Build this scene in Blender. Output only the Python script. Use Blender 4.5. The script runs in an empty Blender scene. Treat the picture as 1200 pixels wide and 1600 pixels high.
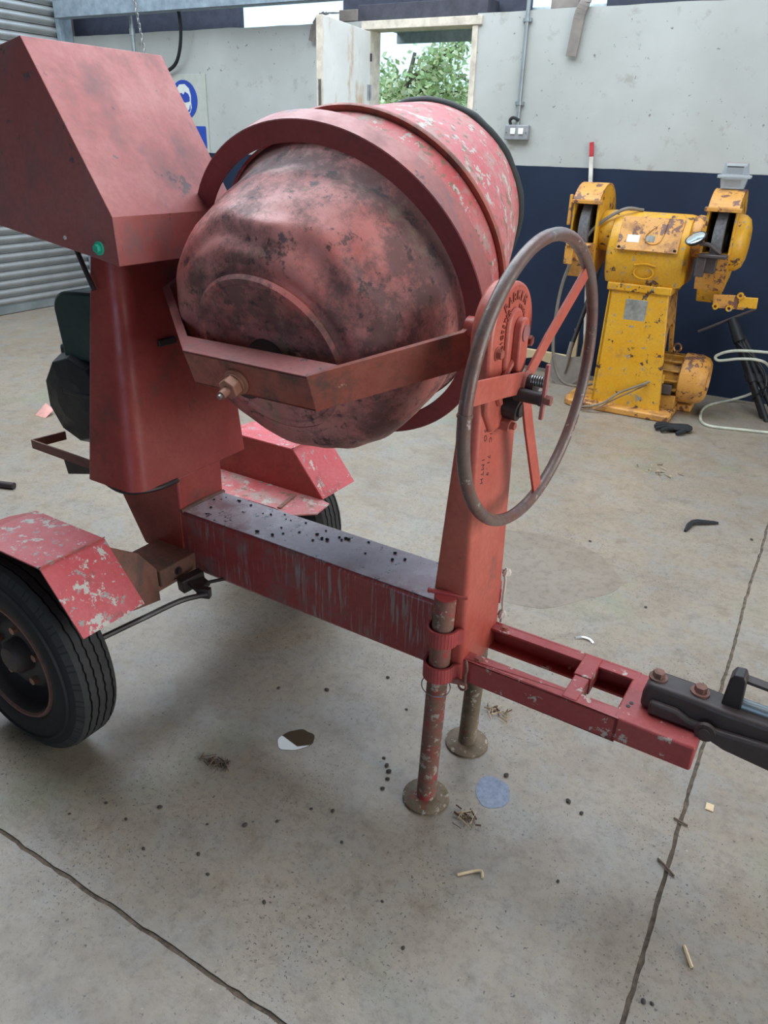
import bpy, bmesh, math, random
from math import sin, cos, pi, radians
from mathutils import Vector, Matrix, noise as mnoise

scene = bpy.context.scene
COL = scene.collection
random.seed(7)

# ------------------------------------------------------------------ camera
YAW, PIT, ROL = 0.5052, -0.4565, 0.0305
fwd = Vector((-sin(YAW) * cos(PIT), cos(YAW) * cos(PIT), sin(PIT)))
rgt = Vector((cos(YAW), sin(YAW), 0))
upv = rgt.cross(fwd)
r2 = rgt * cos(ROL) + upv * sin(ROL)
u2 = -rgt * sin(ROL) + upv * cos(ROL)
cam_d = bpy.data.cameras.new('camera')
cam = bpy.data.objects.new('camera', cam_d)
COL.objects.link(cam)
cam.matrix_world = Matrix(((r2.x, u2.x, -fwd.x, 0.543), (r2.y, u2.y, -fwd.y, -1.404),
                           (r2.z, u2.z, -fwd.z, 1.4998), (0, 0, 0, 1)))
cam_d.sensor_fit = 'VERTICAL'
cam_d.sensor_height = 32.0
cam_d.sensor_width = 24.0
cam_d.lens = 1165.8168 / 1600 * 32.0
cam_d.clip_start = 0.02
scene.camera = cam

# ------------------------------------------------------------------ world and daylight
world = bpy.data.worlds.new('overcast_sky')
scene.world = world
world.use_nodes = True
wb = world.node_tree.nodes['Background']
wb.inputs['Color'].default_value = (0.54, 0.77, 1.0, 1)
wb.inputs['Strength'].default_value = 1.9

def area(name, loc, rot, sx, sy, power, col):
    d = bpy.data.lights.new(name, 'AREA')
    d.shape = 'RECTANGLE'
    d.size, d.size_y, d.energy, d.color = sx, sy, power, col
    o = bpy.data.objects.new(name, d)
    COL.objects.link(o)
    o.location, o.rotation_euler = loc, rot
    return o

# daylight through the roof light and the big open shutter door on the right; added blue fill behind the camera
area('rooflight_daylight', (-2.5, 1.7, 4.24), (0, 0, 0), 6.4, 4.2, 360, (0.92, 0.96, 1.0))
area('open_doorway_daylight', (4.6, 0.3, 1.9), (0, radians(90), 0), 3.4, 3.8, 188, (1.0, 0.93, 0.84))
area('rear_blue_fill', (0.3, -5.1, 1.3), (radians(90), 0, 0), 2.4, 2.2, 10, (0.25, 0.52, 1.0))

vs = scene.view_settings
vs.view_transform = 'Standard'
vs.look = 'None'
vs.exposure = 0.0
vs.gamma = 1.0
vs.use_curve_mapping = False

# ------------------------------------------------------------------ material helpers
MATS = {}

class NT:
    def __init__(self, name):
        self.m = bpy.data.materials.new(name)
        self.m.use_nodes = True
        self.t = self.m.node_tree
        self.b = self.t.nodes['Principled BSDF']
        self.co = None
    def new(self, typ):
        return self.t.nodes.new(typ)
    def link(self, a, b):
        self.t.links.new(a, b)
    def coord(self, scale=(1, 1, 1), rot=(0, 0, 0), loc=(0, 0, 0)):
        if self.co is None:
            self.co = self.new('ShaderNodeTexCoord')
        mp = self.new('ShaderNodeMapping')
        mp.inputs['Scale'].default_value = scale
        mp.inputs['Rotation'].default_value = rot
        mp.inputs['Location'].default_value = loc
        self.link(self.co.outputs['Object'], mp.inputs['Vector'])
        return mp.outputs[0]
    def noise(self, scale, detail=6, rough=0.6, vec=None, dist=0.0):
        n = self.new('ShaderNodeTexNoise')
        n.inputs['Scale'].default_value = scale
        n.inputs['Detail'].default_value = detail
        n.inputs['Roughness'].default_value = rough
        n.inputs['Distortion'].default_value = dist
        self.link(vec if vec is not None else self.coord(), n.inputs['Vector'])
        return n.outputs['Fac']
    def voronoi(self, scale, vec=None, feature='F1'):
        n = self.new('ShaderNodeTexVoronoi')
        n.feature = feature
        n.inputs['Scale'].default_value = scale
        self.link(vec if vec is not None else self.coord(), n.inputs['Vector'])
        return n.outputs['Distance']
    def ramp(self, fac, lo, hi, a=0.0, b=1.0):
        n = self.new('ShaderNodeMapRange')
        n.inputs['From Min'].default_value = lo
        n.inputs['From Max'].default_value = hi
        n.inputs['To Min'].default_value = a
        n.inputs['To Max'].default_value = b
        self.link(fac, n.inputs['Value'])
        return n.outputs[0]
    def math(self, op, a, b=None):
        n = self.new('ShaderNodeMath')
        n.operation = op
        for i, v in enumerate((a, b)):
            if v is None:
                continue
            if isinstance(v, (int, float)):
                n.inputs[i].default_value = v
            else:
                self.link(v, n.inputs[i])
        return n.outputs[0]
    def mix(self, fac, a, b):
        n = self.new('ShaderNodeMix')
        n.data_type = 'RGBA'
        if isinstance(fac, (int, float)):
            n.inputs[0].default_value = fac
        else:
            self.link(fac, n.inputs[0])
        for i, v in ((6, a), (7, b)):
            if isinstance(v, (tuple, list)):
                n.inputs[i].default_value = (v[0], v[1], v[2], 1)
            else:
                self.link(v, n.inputs[i])
        return n.outputs[2]
    def bump(self, h, strength=0.3, dist=0.01):
        n = self.new('ShaderNodeBump')
        n.inputs['Strength'].default_value = strength
        n.inputs['Distance'].default_value = dist
        self.link(h, n.inputs['Height'])
        self.link(n.outputs[0], self.b.inputs['Normal'])
    def sep(self):
        if self.co is None:
            self.co = self.new('ShaderNodeTexCoord')
        s = self.new('ShaderNodeSeparateXYZ')
        self.link(self.co.outputs['Object'], s.inputs[0])
        return s.outputs
    def done(self, col, rough=0.5, metal=0.0, spec=None):
        if isinstance(col, (tuple, list)):
            self.b.inputs['Base Color'].default_value = (col[0], col[1], col[2], 1)
        else:
            self.link(col, self.b.inputs['Base Color'])
        if isinstance(rough, (int, float)):
            self.b.inputs['Roughness'].default_value = rough
        else:
            self.link(rough, self.b.inputs['Roughness'])
        self.b.inputs['Metallic'].default_value = metal
        if spec is not None:
            self.b.inputs['Specular IOR Level'].default_value = spec
        MATS[self.m.name] = self.m
        return self.m

def plain(name, col, rough=0.6, metal=0.0, var=0.25, scale=14.0, bump=0.12):
    n = NT(name)
    f = n.noise(scale, 3, 0.65)
    c = n.mix(n.ramp(f, 0.3, 0.7), [x * (1 - var) for x in col], [min(1, x * (1 + var)) for x in col])
    n.bump(n.noise(scale * 4, 2, 0.6), bump, 0.004)
    return n.done(c, rough, metal)

def worn(name, base, faded, dirt, chip, dirt_at=0.56, chip_at=0.68, rough=0.5, scale=1.0, streak=0.0, soft=0.07, chip2=None, scratch=0.0):
    """paint that has faded, collected dirt and chipped"""
    n = NT(name)
    f1 = n.noise(3.0 * scale, 4, 0.62)
    c = n.mix(n.ramp(f1, 0.35, 0.66), base, faded)
    fine = n.noise(70 * scale, 2, 0.6)
    c = n.mix(n.ramp(fine, 0.35, 0.75, 0.0, 0.35), c, [x * 0.62 for x in base])
    f2 = n.noise(6.5 * scale, 6, 0.72, n.coord(loc=(3.1, 1.7, 5.2)))
    c = n.mix(n.ramp(f2, dirt_at, dirt_at + soft * 2, 0, 0.85), c, dirt)
    if scratch:
        fs = n.noise(1.0, 4, 0.6, n.coord(scale=(9, 70, 9), rot=(0.7, 0.2, 0.4)))
        fm = n.noise(3.5, 2, 0.5, n.coord(loc=(2, 9, 4)))
        c = n.mix(n.math('MULTIPLY', n.ramp(fs, 0.60, 0.66), n.ramp(fm, 0.46, 0.60, 0, scratch)), c, dirt)
    if streak:
        f4 = n.noise(1.0, 4, 0.65, n.coord(scale=(110, 110, 7)))
        f5 = n.noise(4.0, 3, 0.6, n.coord(loc=(7, 3, 1)))
        s = n.math('MULTIPLY', n.ramp(f4, 0.52, 0.60), n.ramp(f5, 0.45, 0.58, 0, streak))
        c = n.mix(s, c, chip)
    f3 = n.noise(17 * scale, 6, 0.70, n.coord(loc=(9.3, 4.7, 2.2)))
    f3b = n.noise(4 * scale, 2, 0.6, n.coord(loc=(1.3, 8.7, 6.2)))
    fc = n.math('ADD', n.math('MULTIPLY', f3, 0.7), n.math('MULTIPLY', f3b, 0.3))
    k = n.ramp(fc, chip_at, chip_at + 0.015)
    c = n.mix(k, c, chip)
    if chip2:
        k2 = n.ramp(n.noise(21 * scale, 5, 0.7, n.coord(loc=(5, 5, 9))), chip_at + 0.03, chip_at + 0.05)
        c = n.mix(k2, c, chip2)
    n.bump(n.math('ADD', n.math('MULTIPLY', k, -0.5), n.math('ADD', f3, n.math('MULTIPLY', fine, 0.3))), 0.22, 0.004)
    return n.done(c, n.ramp(f2, 0.4, 0.7, rough - 0.08, rough + 0.25))

RED = (0.32, 0.038, 0.036)
worn('red_paint', RED, (0.45, 0.085, 0.060), (0.13, 0.06, 0.05), (0.10, 0.06, 0.055), 0.57, 0.64, 0.42)
worn('red_paint_column', (0.43, 0.072, 0.050), (0.53, 0.135, 0.090), (0.17, 0.075, 0.055), (0.10, 0.06, 0.055), 0.58, 0.64, 0.42)
worn('ring_paint_shaded', (0.20, 0.035, 0.038), (0.26, 0.055, 0.055), (0.08, 0.05, 0.05), (0.10, 0.06, 0.055), 0.55, 0.65, 0.42)  # red darkened to paint in the shade on the downward ring face
worn('red_paint_beam', (0.32, 0.042, 0.042), (0.36, 0.065, 0.06), (0.19, 0.125, 0.115), (0.30, 0.25, 0.23), 0.50, 0.66, 0.36, 1.0, 0.85)
worn('red_paint_faded', (0.38, 0.10, 0.09), (0.44, 0.165, 0.15), (0.20, 0.13, 0.135), (0.14, 0.09, 0.09), 0.49, 0.595, 0.5, 1.1, soft=0.11, scratch=0.9)
worn('red_paint_fender', (0.52, 0.075, 0.085), (0.56, 0.13, 0.14), (0.14, 0.09, 0.07), (0.50, 0.47, 0.42), 0.575, 0.57, 0.5, 1.5, chip2=(0.30, 0.29, 0.27))
worn('red_paint_drawbar', (0.36, 0.045, 0.045), (0.42, 0.08, 0.075), (0.12, 0.07, 0.06), (0.50, 0.42, 0.36), 0.575, 0.585, 0.5, 1.4)
worn('red_paint_scoured', (0.50, 0.09, 0.095), (0.52, 0.19, 0.19), (0.34, 0.31, 0.27), (0.44, 0.40, 0.35), 0.50, 0.55, 0.55, 1.7, chip2=(0.20, 0.13, 0.08))
worn('red_paint_rusty', (0.32, 0.075, 0.05), (0.42, 0.13, 0.09), (0.12, 0.07, 0.055), (0.5, 0.28, 0.20), 0.50, 0.66, 0.5, 1.6)
worn('rusty_pipe', (0.21, 0.065, 0.05), (0.23, 0.125, 0.09), (0.13, 0.105, 0.07), (0.32, 0.045, 0.045), 0.48, 0.545, 0.6, 2.2, chip2=(0.34, 0.30, 0.24))
worn('rusty_pipe_brown', (0.15, 0.10, 0.065), (0.21, 0.16, 0.10), (0.11, 0.09, 0.055), (0.20, 0.07, 0.05), 0.48, 0.56, 0.65, 2.2, chip2=(0.34, 0.30, 0.24))
worn('dirty_plate', (0.19, 0.085, 0.06), (0.26, 0.12, 0.09), (0.10, 0.08, 0.06), (0.38, 0.35, 0.28), 0.50, 0.66, 0.7, 1.6)
worn('yellow_paint', (0.64, 0.30, 0.006), (0.66, 0.36, 0.03), (0.34, 0.18, 0.03), (0.08, 0.04, 0.025), 0.56, 0.585, 0.42, 1.2, chip2=(0.22, 0.25, 0.24))
worn('orange_worn_paint', (0.60, 0.27, 0.04), (0.60, 0.30, 0.07), (0.26, 0.12, 0.06), (0.15, 0.065, 0.04), 0.50, 0.535, 0.5, 1.2)
worn('grinder_motor_paint', (0.50, 0.24, 0.02), (0.42, 0.20, 0.04), (0.14, 0.085, 0.045), (0.10, 0.05, 0.03), 0.50, 0.60, 0.6, 2.0)
worn('engine_green', (0.014, 0.042, 0.038), (0.02, 0.056, 0.052), (0.03, 0.033, 0.033), (0.06, 0.07, 0.07), 0.62, 0.76, 0.45)
worn('engine_black', (0.010, 0.014, 0.015), (0.02, 0.024, 0.026), (0.025, 0.025, 0.025), (0.06, 0.06, 0.06), 0.60, 0.76, 0.45)
worn('coupling_iron', (0.055, 0.040, 0.037), (0.08, 0.06, 0.055), (0.12, 0.065, 0.05), (0.14, 0.08, 0.065), 0.60, 0.74, 0.5)
worn('dark_grease', (0.022, 0.015, 0.016), (0.04, 0.028, 0.026), (0.07, 0.035, 0.03), (0.14, 0.09, 0.08), 0.58, 0.74, 0.45)
plain('bare_steel', (0.30, 0.29, 0.28), 0.38, 0.8)
worn('pipe_steel', (0.17, 0.075, 0.058), (0.15, 0.115, 0.10), (0.085, 0.055, 0.05), (0.34, 0.29, 0.26), 0.52, 0.60, 0.36, 3.0)
plain('bolt_rust', (0.36, 0.165, 0.11), 0.5, 0.1, 0.4)
plain('rubber', (0.008, 0.009, 0.011), 0.72)
plain('tread_rubber', (0.030, 0.030, 0.029), 0.8)
plain('black_trim', (0.022, 0.026, 0.026), 0.7)
plain('wheel_rim_paint', (0.045, 0.035, 0.032), 0.6)
plain('green_plastic', (0.05, 0.55, 0.35), 0.4)
plain('rope_white', (0.55, 0.50, 0.44), 0.8)
plain('black_plastic', (0.012, 0.013, 0.015), 0.5)
plain('black_cloth', (0.010, 0.011, 0.012), 0.85)
plain('grey_cable', (0.17, 0.15, 0.125), 0.6)
plain('pale_cable', (0.46, 0.47, 0.38), 0.55)
plain('pale_wood', (0.60, 0.46, 0.27), 0.7, 0, 0.2, 6)
plain('grey_wood', (0.20, 0.175, 0.155), 0.8, 0, 0.3, 6)
plain('dark_wood', (0.045, 0.045, 0.06), 0.8)
plain('galvanised', (0.30, 0.34, 0.35), 0.42, 0.6, 0.2, 5, 0.05)
plain('shutter_steel', (0.36, 0.37, 0.365), 0.36, 0.5, 0.16, 3, 0.05)
plain('shovel_steel', (0.26, 0.23, 0.20), 0.55, 0.3, 0.25, 6)
plain('beam_grey', (0.20, 0.25, 0.29), 0.6)
plain('cladding_dark', (0.03, 0.035, 0.055), 0.7)
plain('socket_grey', (0.23, 0.24, 0.25), 0.5)
plain('white_plastic', (0.75, 0.76, 0.74), 0.4)
plain('pale_stick', (0.60, 0.58, 0.52), 0.6)
plain('red_tip', (0.45, 0.03, 0.04), 0.5)
plain('sign_blue', (0.02, 0.06, 0.33), 0.4, 0, 0.08)
plain('sign_white', (0.62, 0.65, 0.61), 0.5, 0, 0.06)
plain('sign_board', (0.42, 0.44, 0.39), 0.6, 0, 0.08)
plain('frame_cream', (0.55, 0.49, 0.40), 0.6)
plain('roof_sheet', (0.10, 0.10, 0.11), 0.8)
plain('inner_wall', (0.10, 0.09, 0.085), 0.8)
plain('abrasive', (0.13, 0.13, 0.135), 0.9, 0, 0.3, 60, 0.4)
plain('grey_patch', (0.23, 0.23, 0.20), 0.6, 0, 0.4, 20)
plain('pebble_dark', (0.045, 0.035, 0.03), 0.8)
plain('pebble_brown', (0.12, 0.085, 0.06), 0.8)
plain('twig_brown', (0.17, 0.11, 0.075), 0.8)
plain('straw', (0.55, 0.42, 0.26), 0.8)
plain('aluminium', (0.72, 0.73, 0.74), 0.3, 0.8)
plain('ink', (0.02, 0.015, 0.02), 0.6)
plain('bark', (0.20, 0.16, 0.12), 0.9)
plain('eave_grey', (0.50, 0.58, 0.58), 0.6)
plain('grass_ground', (0.10, 0.16, 0.04), 0.9)
plain('blue_plastic', (0.03, 0.16, 0.42), 0.4)
plain('pink_card', (0.55, 0.26, 0.22), 0.7)
plain('mirror_lamp', (0.75, 0.80, 0.80), 0.12, 0.9, 0.05)

# leaves: a little translucent
for nm, c in (('leaf_green', (0.46, 0.58, 0.27)), ('leaf_dark', (0.20, 0.33, 0.17)), ('leaf_yellow', (0.68, 0.70, 0.38))):
    n = NT(nm)
    f = n.noise(5, 4)
    cc = n.mix(n.ramp(f, 0.3, 0.7), [x * 0.6 for x in c], [min(1, x * 1.5) for x in c])
    n.b.inputs['Transmission Weight'].default_value = 0.0
    n.b.inputs['Subsurface Weight'].default_value = 0.0
    n.done(cc, 0.6)

# drum bowl: faded red under soot and cement dust
n = NT('drum_bowl_paint')
f1 = n.noise(4, 5, 0.6)
c = n.mix(n.ramp(f1, 0.35, 0.65), (0.46, 0.12, 0.10), (0.58, 0.25, 0.225))
f2 = n.noise(7.5, 7, 0.78, n.coord(loc=(2.2, 0.4, 0.9)))
f2b = n.noise(2.2, 3, 0.5, n.coord(loc=(0.55, 0.3, 0.1)))
sm = n.math('ADD', n.math('MULTIPLY', f2, 0.6), n.math('MULTIPLY', f2b, 0.4))
c = n.mix(n.ramp(sm, 0.475, 0.555, 0, 0.78), c, (0.10, 0.058, 0.055))
f3 = n.noise(22, 6, 0.74, n.coord(loc=(1, 7, 2)))
c = n.mix(n.ramp(f3, 0.56, 0.63, 0, 0.85), c, (0.05, 0.036, 0.036))
f4 = n.noise(9, 6, 0.72, n.coord(loc=(4, 1, 8)))
c = n.mix(n.ramp(f4, 0.57, 0.66, 0, 0.55), c, (0.30, 0.22, 0.15))
n.bump(n.math('ADD', f3, f4), 0.25, 0.006)
n.done(c, n.ramp(f2, 0.4, 0.65, 0.42, 0.7))

# top of the chassis beam: glossy, sky reflection painted into the colour as pale lavender
n = NT('beam_top_sheen')
f = n.noise(9, 5, 0.72)
c = n.mix(n.ramp(f, 0.40, 0.62), (0.38, 0.25, 0.26), (0.54, 0.49, 0.52))
s = n.noise(45, 3, 0.7)
c = n.mix(n.ramp(s, 0.62, 0.68), c, (0.02, 0.02, 0.025))
n.bump(f, 0.12, 0.004)
n.done(c, n.ramp(f, 0.35, 0.65, 0.16, 0.36))

# concrete floor slabs
n = NT('concrete_floor')
big = n.noise(0.8, 4, 0.6)
c = n.mix(n.ramp(big, 0.35, 0.65), (0.265, 0.208, 0.150), (0.305, 0.256, 0.198))
med = n.noise(3.2, 5, 0.68, n.coord(loc=(4, 2, 0)))
c = n.mix(n.ramp(med, 0.46, 0.66, 0, 0.5), c, (0.18, 0.145, 0.112))
pale = n.noise(2.1, 5, 0.7, n.coord(loc=(9, 5, 0)))
c = n.mix(n.ramp(pale, 0.50, 0.70, 0, 0.4), c, (0.37, 0.335, 0.285))
gry = n.noise(5.5, 5, 0.7, n.coord(loc=(7, 3, 0)))
c = n.mix(n.ramp(gry, 0.47, 0.60, 0, 0.55), c, (0.255, 0.245, 0.225))
brn = n.noise(11, 5, 0.74, n.coord(loc=(1, 9, 0)))
c = n.mix(n.ramp(brn, 0.52, 0.68, 0, 0.5), c, (0.15, 0.112, 0.078))
grn = n.noise(1.9, 3, 0.6, n.coord(loc=(2.4, 11.3, 0)))
c = n.mix(n.ramp(grn, 0.58, 0.70, 0, 0.4), c, (0.19, 0.23, 0.14))
fine = n.noise(46, 4, 0.76)
c = n.mix(n.ramp(fine, 0.48, 0.68, 0, 0.42), c, (0.115, 0.09, 0.068))
grit = n.noise(130, 2, 0.6, n.coord(loc=(1, 6, 0)))
gp = n.noise(2.6, 3, 0.6, n.coord(loc=(5, 8, 0)))
c = n.mix(n.math('MULTIPLY', n.ramp(grit, 0.62, 0.66), n.ramp(gp, 0.42, 0.62, 0.15, 0.9)), c, (0.06, 0.048, 0.04))
spk = n.noise(75, 2, 0.6, n.coord(loc=(3, 3, 0)))
c = n.mix(n.ramp(spk, 0.69, 0.715, 0, 0.8), c, (0.045, 0.038, 0.034))
wsp = n.noise(70, 2, 0.6, n.coord(loc=(8, 1, 0)))
c = n.mix(n.ramp(wsp, 0.73, 0.75, 0, 0.6), c, (0.48, 0.45, 0.40))
n.bump(n.math('ADD', fine, med), 0.12, 0.006)
n.done(c, n.ramp(med, 0.35, 0.7, 0.28, 0.50), 0, 0.5)
plain('joint_dirt', (0.13, 0.098, 0.072), 0.95, 0, 0.5, 40, 0.5)

# painted back wall: white over a navy dado
n = NT('painted_wall')
sx = n.sep()
f = n.noise(1.4, 4, 0.6)
c = n.mix(n.ramp(f, 0.35, 0.7), (0.36, 0.37, 0.345), (0.44, 0.455, 0.435))
st = n.noise(8, 5, 0.72, n.coord(loc=(2, 0, 4)))
c = n.mix(n.ramp(st, 0.58, 0.68, 0, 0.55), c, (0.27, 0.25, 0.21))
st2 = n.noise(22, 3, 0.66, n.coord(loc=(6, 0, 1)))
c = n.mix(n.ramp(st2, 0.69, 0.72, 0, 0.7), c, (0.10, 0.09, 0.08))
dn = n.noise(4, 2, 0.5)
dado = n.mix(n.ramp(dn, 0.3, 0.8), (0.008, 0.016, 0.037), (0.012, 0.023, 0.052))
edge = n.math('ADD', sx[2], n.ramp(n.noise(6, 3, 0.5), 0, 1, -0.004, 0.004))
c = n.mix(n.ramp(edge, 1.399, 1.401, 1, 0), c, dado)
n.bump(n.math('ADD', st, f), 0.12, 0.01)
n.done(c, 0.65, 0, 0.3)

# door leaf: white paint with rust-brown drips
n = NT('door_paint')
f = n.noise(3.5, 6, 0.6)
c = n.mix(n.ramp(f, 0.3, 0.7), (0.66, 0.63, 0.58), (0.76, 0.75, 0.71))
st = n.noise(4.0, 8, 0.7, n.coord(scale=(2.0, 2.0, 0.7), loc=(0.3, 0.15, 0.95)))
c = n.mix(n.ramp(st, 0.54, 0.66, 0, 0.8), c, (0.52, 0.30, 0.14))
n.done(c, 0.6)

n = NT('clear_plastic')
n.b.inputs['Transmission Weight'].default_value = 0.75
n.b.inputs['IOR'].default_value = 1.2
n.done((0.82, 0.86, 0.88), 0.15)
n = NT('puddle_water')
f = n.noise(3, 3)
n.done(n.mix(f, (0.060, 0.046, 0.030), (0.08, 0.062, 0.04)), 0.02, 0, 0.6)
n = NT('wet_patch_sky_tint')
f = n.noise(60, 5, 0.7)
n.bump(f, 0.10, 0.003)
n.done(n.mix(n.ramp(f, 0.35, 0.65), (0.13, 0.16, 0.23), (0.22, 0.26, 0.36)), 0.22, 0, 0.35)  # blue base colour paints in the reflected sky
n = NT('damp_concrete')
f = n.noise(3.2, 5, 0.7)
f2 = n.noise(30, 4, 0.76)
c = n.mix(n.ramp(f, 0.35, 0.65), (0.215, 0.172, 0.13), (0.25, 0.208, 0.165))
c = n.mix(n.ramp(f2, 0.48, 0.66, 0, 0.5), c, (0.10, 0.083, 0.068))
n.done(c, 0.40)

# ------------------------------------------------------------------ mesh helpers
class MB:
    def __init__(self):
        self.v, self.f = [], []
    def add(self, vs, fs):
        k = len(self.v)
        self.v += [tuple(p) for p in vs]
        self.f += [tuple(i + k for i in q) for q in fs]
        return self
    def box(self, x0, x1, y0, y1, z0, z1):
        v = [(x, y, z) for z in (z0, z1) for y in (y0, y1) for x in (x0, x1)]
        return self.add(v, [(0, 2, 3, 1), (4, 5, 7, 6), (0, 1, 5, 4), (2, 6, 7, 3), (0, 4, 6, 2), (1, 3, 7, 5)])
    def obox(self, c, ax, ay, az):
        c, ax, ay, az = Vector(c), Vector(ax), Vector(ay), Vector(az)
        v = [c + ax * i + ay * j + az * k for k in (-1, 1) for j in (-1, 1) for i in (-1, 1)]
        return self.add(v, [(0, 2, 3, 1), (4, 5, 7, 6), (0, 1, 5, 4), (2, 6, 7, 3), (0, 4, 6, 2), (1, 3, 7, 5)])
    def bar(self, p0, p1, wdir, w, t):
        """flat bar p0->p1, width w along wdir, thickness t"""
        p0, p1 = Vector(p0), Vector(p1)
        d = (p1 - p0)
        wv = Vector(wdir)
        wv = (wv - d * (wv.dot(d) / d.dot(d))).normalized()
        tv = d.normalized().cross(wv)
        return self.obox((p0 + p1) / 2, d / 2, wv * w / 2, tv * t / 2)
    def rings(self, rs, closed=True, cap=True):
        n = len(rs[0])
        v = [p for r in rs for p in r]
        f = []
        for i in range(len(rs) - 1):
            for j in range(n if closed else n - 1):
                a, b = i * n + j, i * n + (j + 1) % n
                f.append((a, b, b + n, a + n))
        if cap:
            f.append(tuple(reversed(range(n))))
            f.append(tuple(range((len(rs) - 1) * n, len(rs) * n)))
        return self.add(v, f)
    def prism(self, poly, axis, a0, a1):
        """polygon in the two other axes (in xyz order) extruded along axis"""
        def mk(p, a):
            if axis == 'x': return (a, p[0], p[1])
            if axis == 'y': return (p[0], a, p[1])
            return (p[0], p[1], a)
        return self.rings([[mk(p, a0) for p in poly], [mk(p, a1) for p in poly]])
    def tube(self, path, r, n=10, closed=False, cap=True):
        P = [Vector(p) for p in path]
        rs = []
        up = None
        m = len(P)
        for i, p in enumerate(P):
            if closed:
                d = (P[(i + 1) % m] - P[i - 1])
            else:
                d = P[min(i + 1, m - 1)] - P[max(i - 1, 0)]
            d.normalize()
            if up is None:
                up = Vector((0, 0, 1)) if abs(d.z) < 0.9 else Vector((1, 0, 0))
            e1 = (up - d * up.dot(d)).normalized()
            up = e1
            e2 = d.cross(e1)
            rr = r[i] if isinstance(r, (list, tuple)) else r
            rs.append([p + (e1 * cos(2 * pi * k / n) + e2 * sin(2 * pi * k / n)) * rr for k in range(n)])
        if closed:
            rs.append(rs[0])
            return self.rings(rs, True, False)
        return self.rings(rs, True, cap)
    def cyl(self, p0, p1, r, n=20, r1=None):
        return self.tube([p0, p1], [r, r if r1 is None else r1], n)
    def lathe(self, prof, o, ax, n=48, ref=None, closed=False, disp=None, arc=None):
        o, ax = Vector(o), Vector(ax).normalized()
        ref = Vector(ref) if ref is not None else (Vector((1, 0, 0)) if abs(ax.x) < 0.9 else Vector((0, 0, 1)))
        e1 = (ref - ax * ref.dot(ax)).normalized()
        e2 = ax.cross(e1)
        rs = []
        for (s, r) in prof:
            ring = []
            for k in range(n):
                t = 2 * pi * k / n if arc is None else arc[0] + (arc[1] - arc[0]) * k / (n - 1)
                dr, ds = disp(s, r, t) if disp else (0, 0)
                ring.append(o + ax * (s + ds) + (e1 * cos(t) + e2 * sin(t)) * max(r + dr, 0.0005))
            rs.append(ring)
        if closed:
            rs.append(rs[0])
        return self.rings(rs, arc is None, not closed and arc is None)

def obj(name, mb, mat, parent=None, bevel=0, smooth=True, solid=0, seg=2, label=None, sub=0, angle=38):
    me = bpy.data.meshes.new(name)
    me.from_pydata(mb.v, [], mb.f)
    me.validate()
    bm = bmesh.new()
    bm.from_mesh(me)
    bmesh.ops.remove_doubles(bm, verts=bm.verts, dist=1e-6)
    bmesh.ops.recalc_face_normals(bm, faces=bm.faces)
    bm.to_mesh(me)
    bm.free()
    me.materials.append(MATS[mat])
    if smooth:
        me.polygons.foreach_set('use_smooth', [True] * len(me.polygons))
        me.set_sharp_from_angle(angle=radians(angle))
    o = bpy.data.objects.new(name, me)
    COL.objects.link(o)
    if parent is not None:
        o.parent = parent
    if solid:
        s = o.modifiers.new('thickness', 'SOLIDIFY')
        s.thickness = solid
        s.offset = 0
    if bevel:
        b = o.modifiers.new('edge', 'BEVEL')
        b.width, b.segments, b.limit_method, b.angle_limit = bevel, seg, 'ANGLE', radians(40)
    if sub:
        s = o.modifiers.new('smooth', 'SUBSURF')
        s.levels = s.render_levels = sub
    if label:
        o['label'] = label
    return o

def tag(o, label, cat, group=None, kind=None):
    o['label'] = label
    o['category'] = cat
    if group: o['group'] = group
    if kind: o['kind'] = kind
    return o

def thing(name, label, cat, loc=(0, 0, 0), rotz=0.0, group=None):
    o = bpy.data.objects.new(name, None)
    o.empty_display_size = 0.1
    COL.objects.link(o)
    o.location = loc
    o.rotation_euler = (0, 0, rotz)
    return tag(o, label, cat, group)

def struct(o, label=None):
    o['kind'] = 'structure'
    if label: o['label'] = label
    return o

def share(src, name=None, parent=None):
    c = src.copy()
    COL.objects.link(c)
    if parent is not None: c.parent = parent
    return c

def text_mesh(name, body, size, mat, parent, mtx, extrude=0.002, font_shear=0.0, spacing=1.0):
    cu = bpy.data.curves.new(name, 'FONT')
    cu.body, cu.size, cu.extrude, cu.shear = body, size, extrude, font_shear
    cu.space_character = spacing
    cu.align_x, cu.align_y = 'CENTER', 'CENTER'
    cu.resolution_u = 2
    tmp = bpy.data.objects.new(name + '_tmp', cu)
    COL.objects.link(tmp)
    dg = bpy.context.evaluated_depsgraph_get()
    me = bpy.data.meshes.new_from_object(tmp.evaluated_get(dg))
    bpy.data.objects.remove(tmp)
    me.materials.clear()
    me.materials.append(MATS[mat])
    o = bpy.data.objects.new(name, me)
    COL.objects.link(o)
    o.parent = parent
    o.matrix_local = mtx
    return o

def rrect(x0, x1, y0, y1, radii, n=6):
    """rounded rectangle points counter-clockwise from (x0,y0); radii for corners (x0y0, x1y0, x1y1, x0y1)"""
    out = []
    cs = [(x0, y0, pi, 1, 1), (x1, y0, 1.5 * pi, -1, 1), (x1, y1, 0, -1, -1), (x0, y1, 0.5 * pi, 1, -1)]
    for (x, y, a, sx, sy), r in zip(cs, radii):
        for k in range(n + 1):
            t = a + 0.5 * pi * k / n
            out.append((x + sx * r + r * cos(t), y + sy * r + r * sin(t)))
    return out

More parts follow.
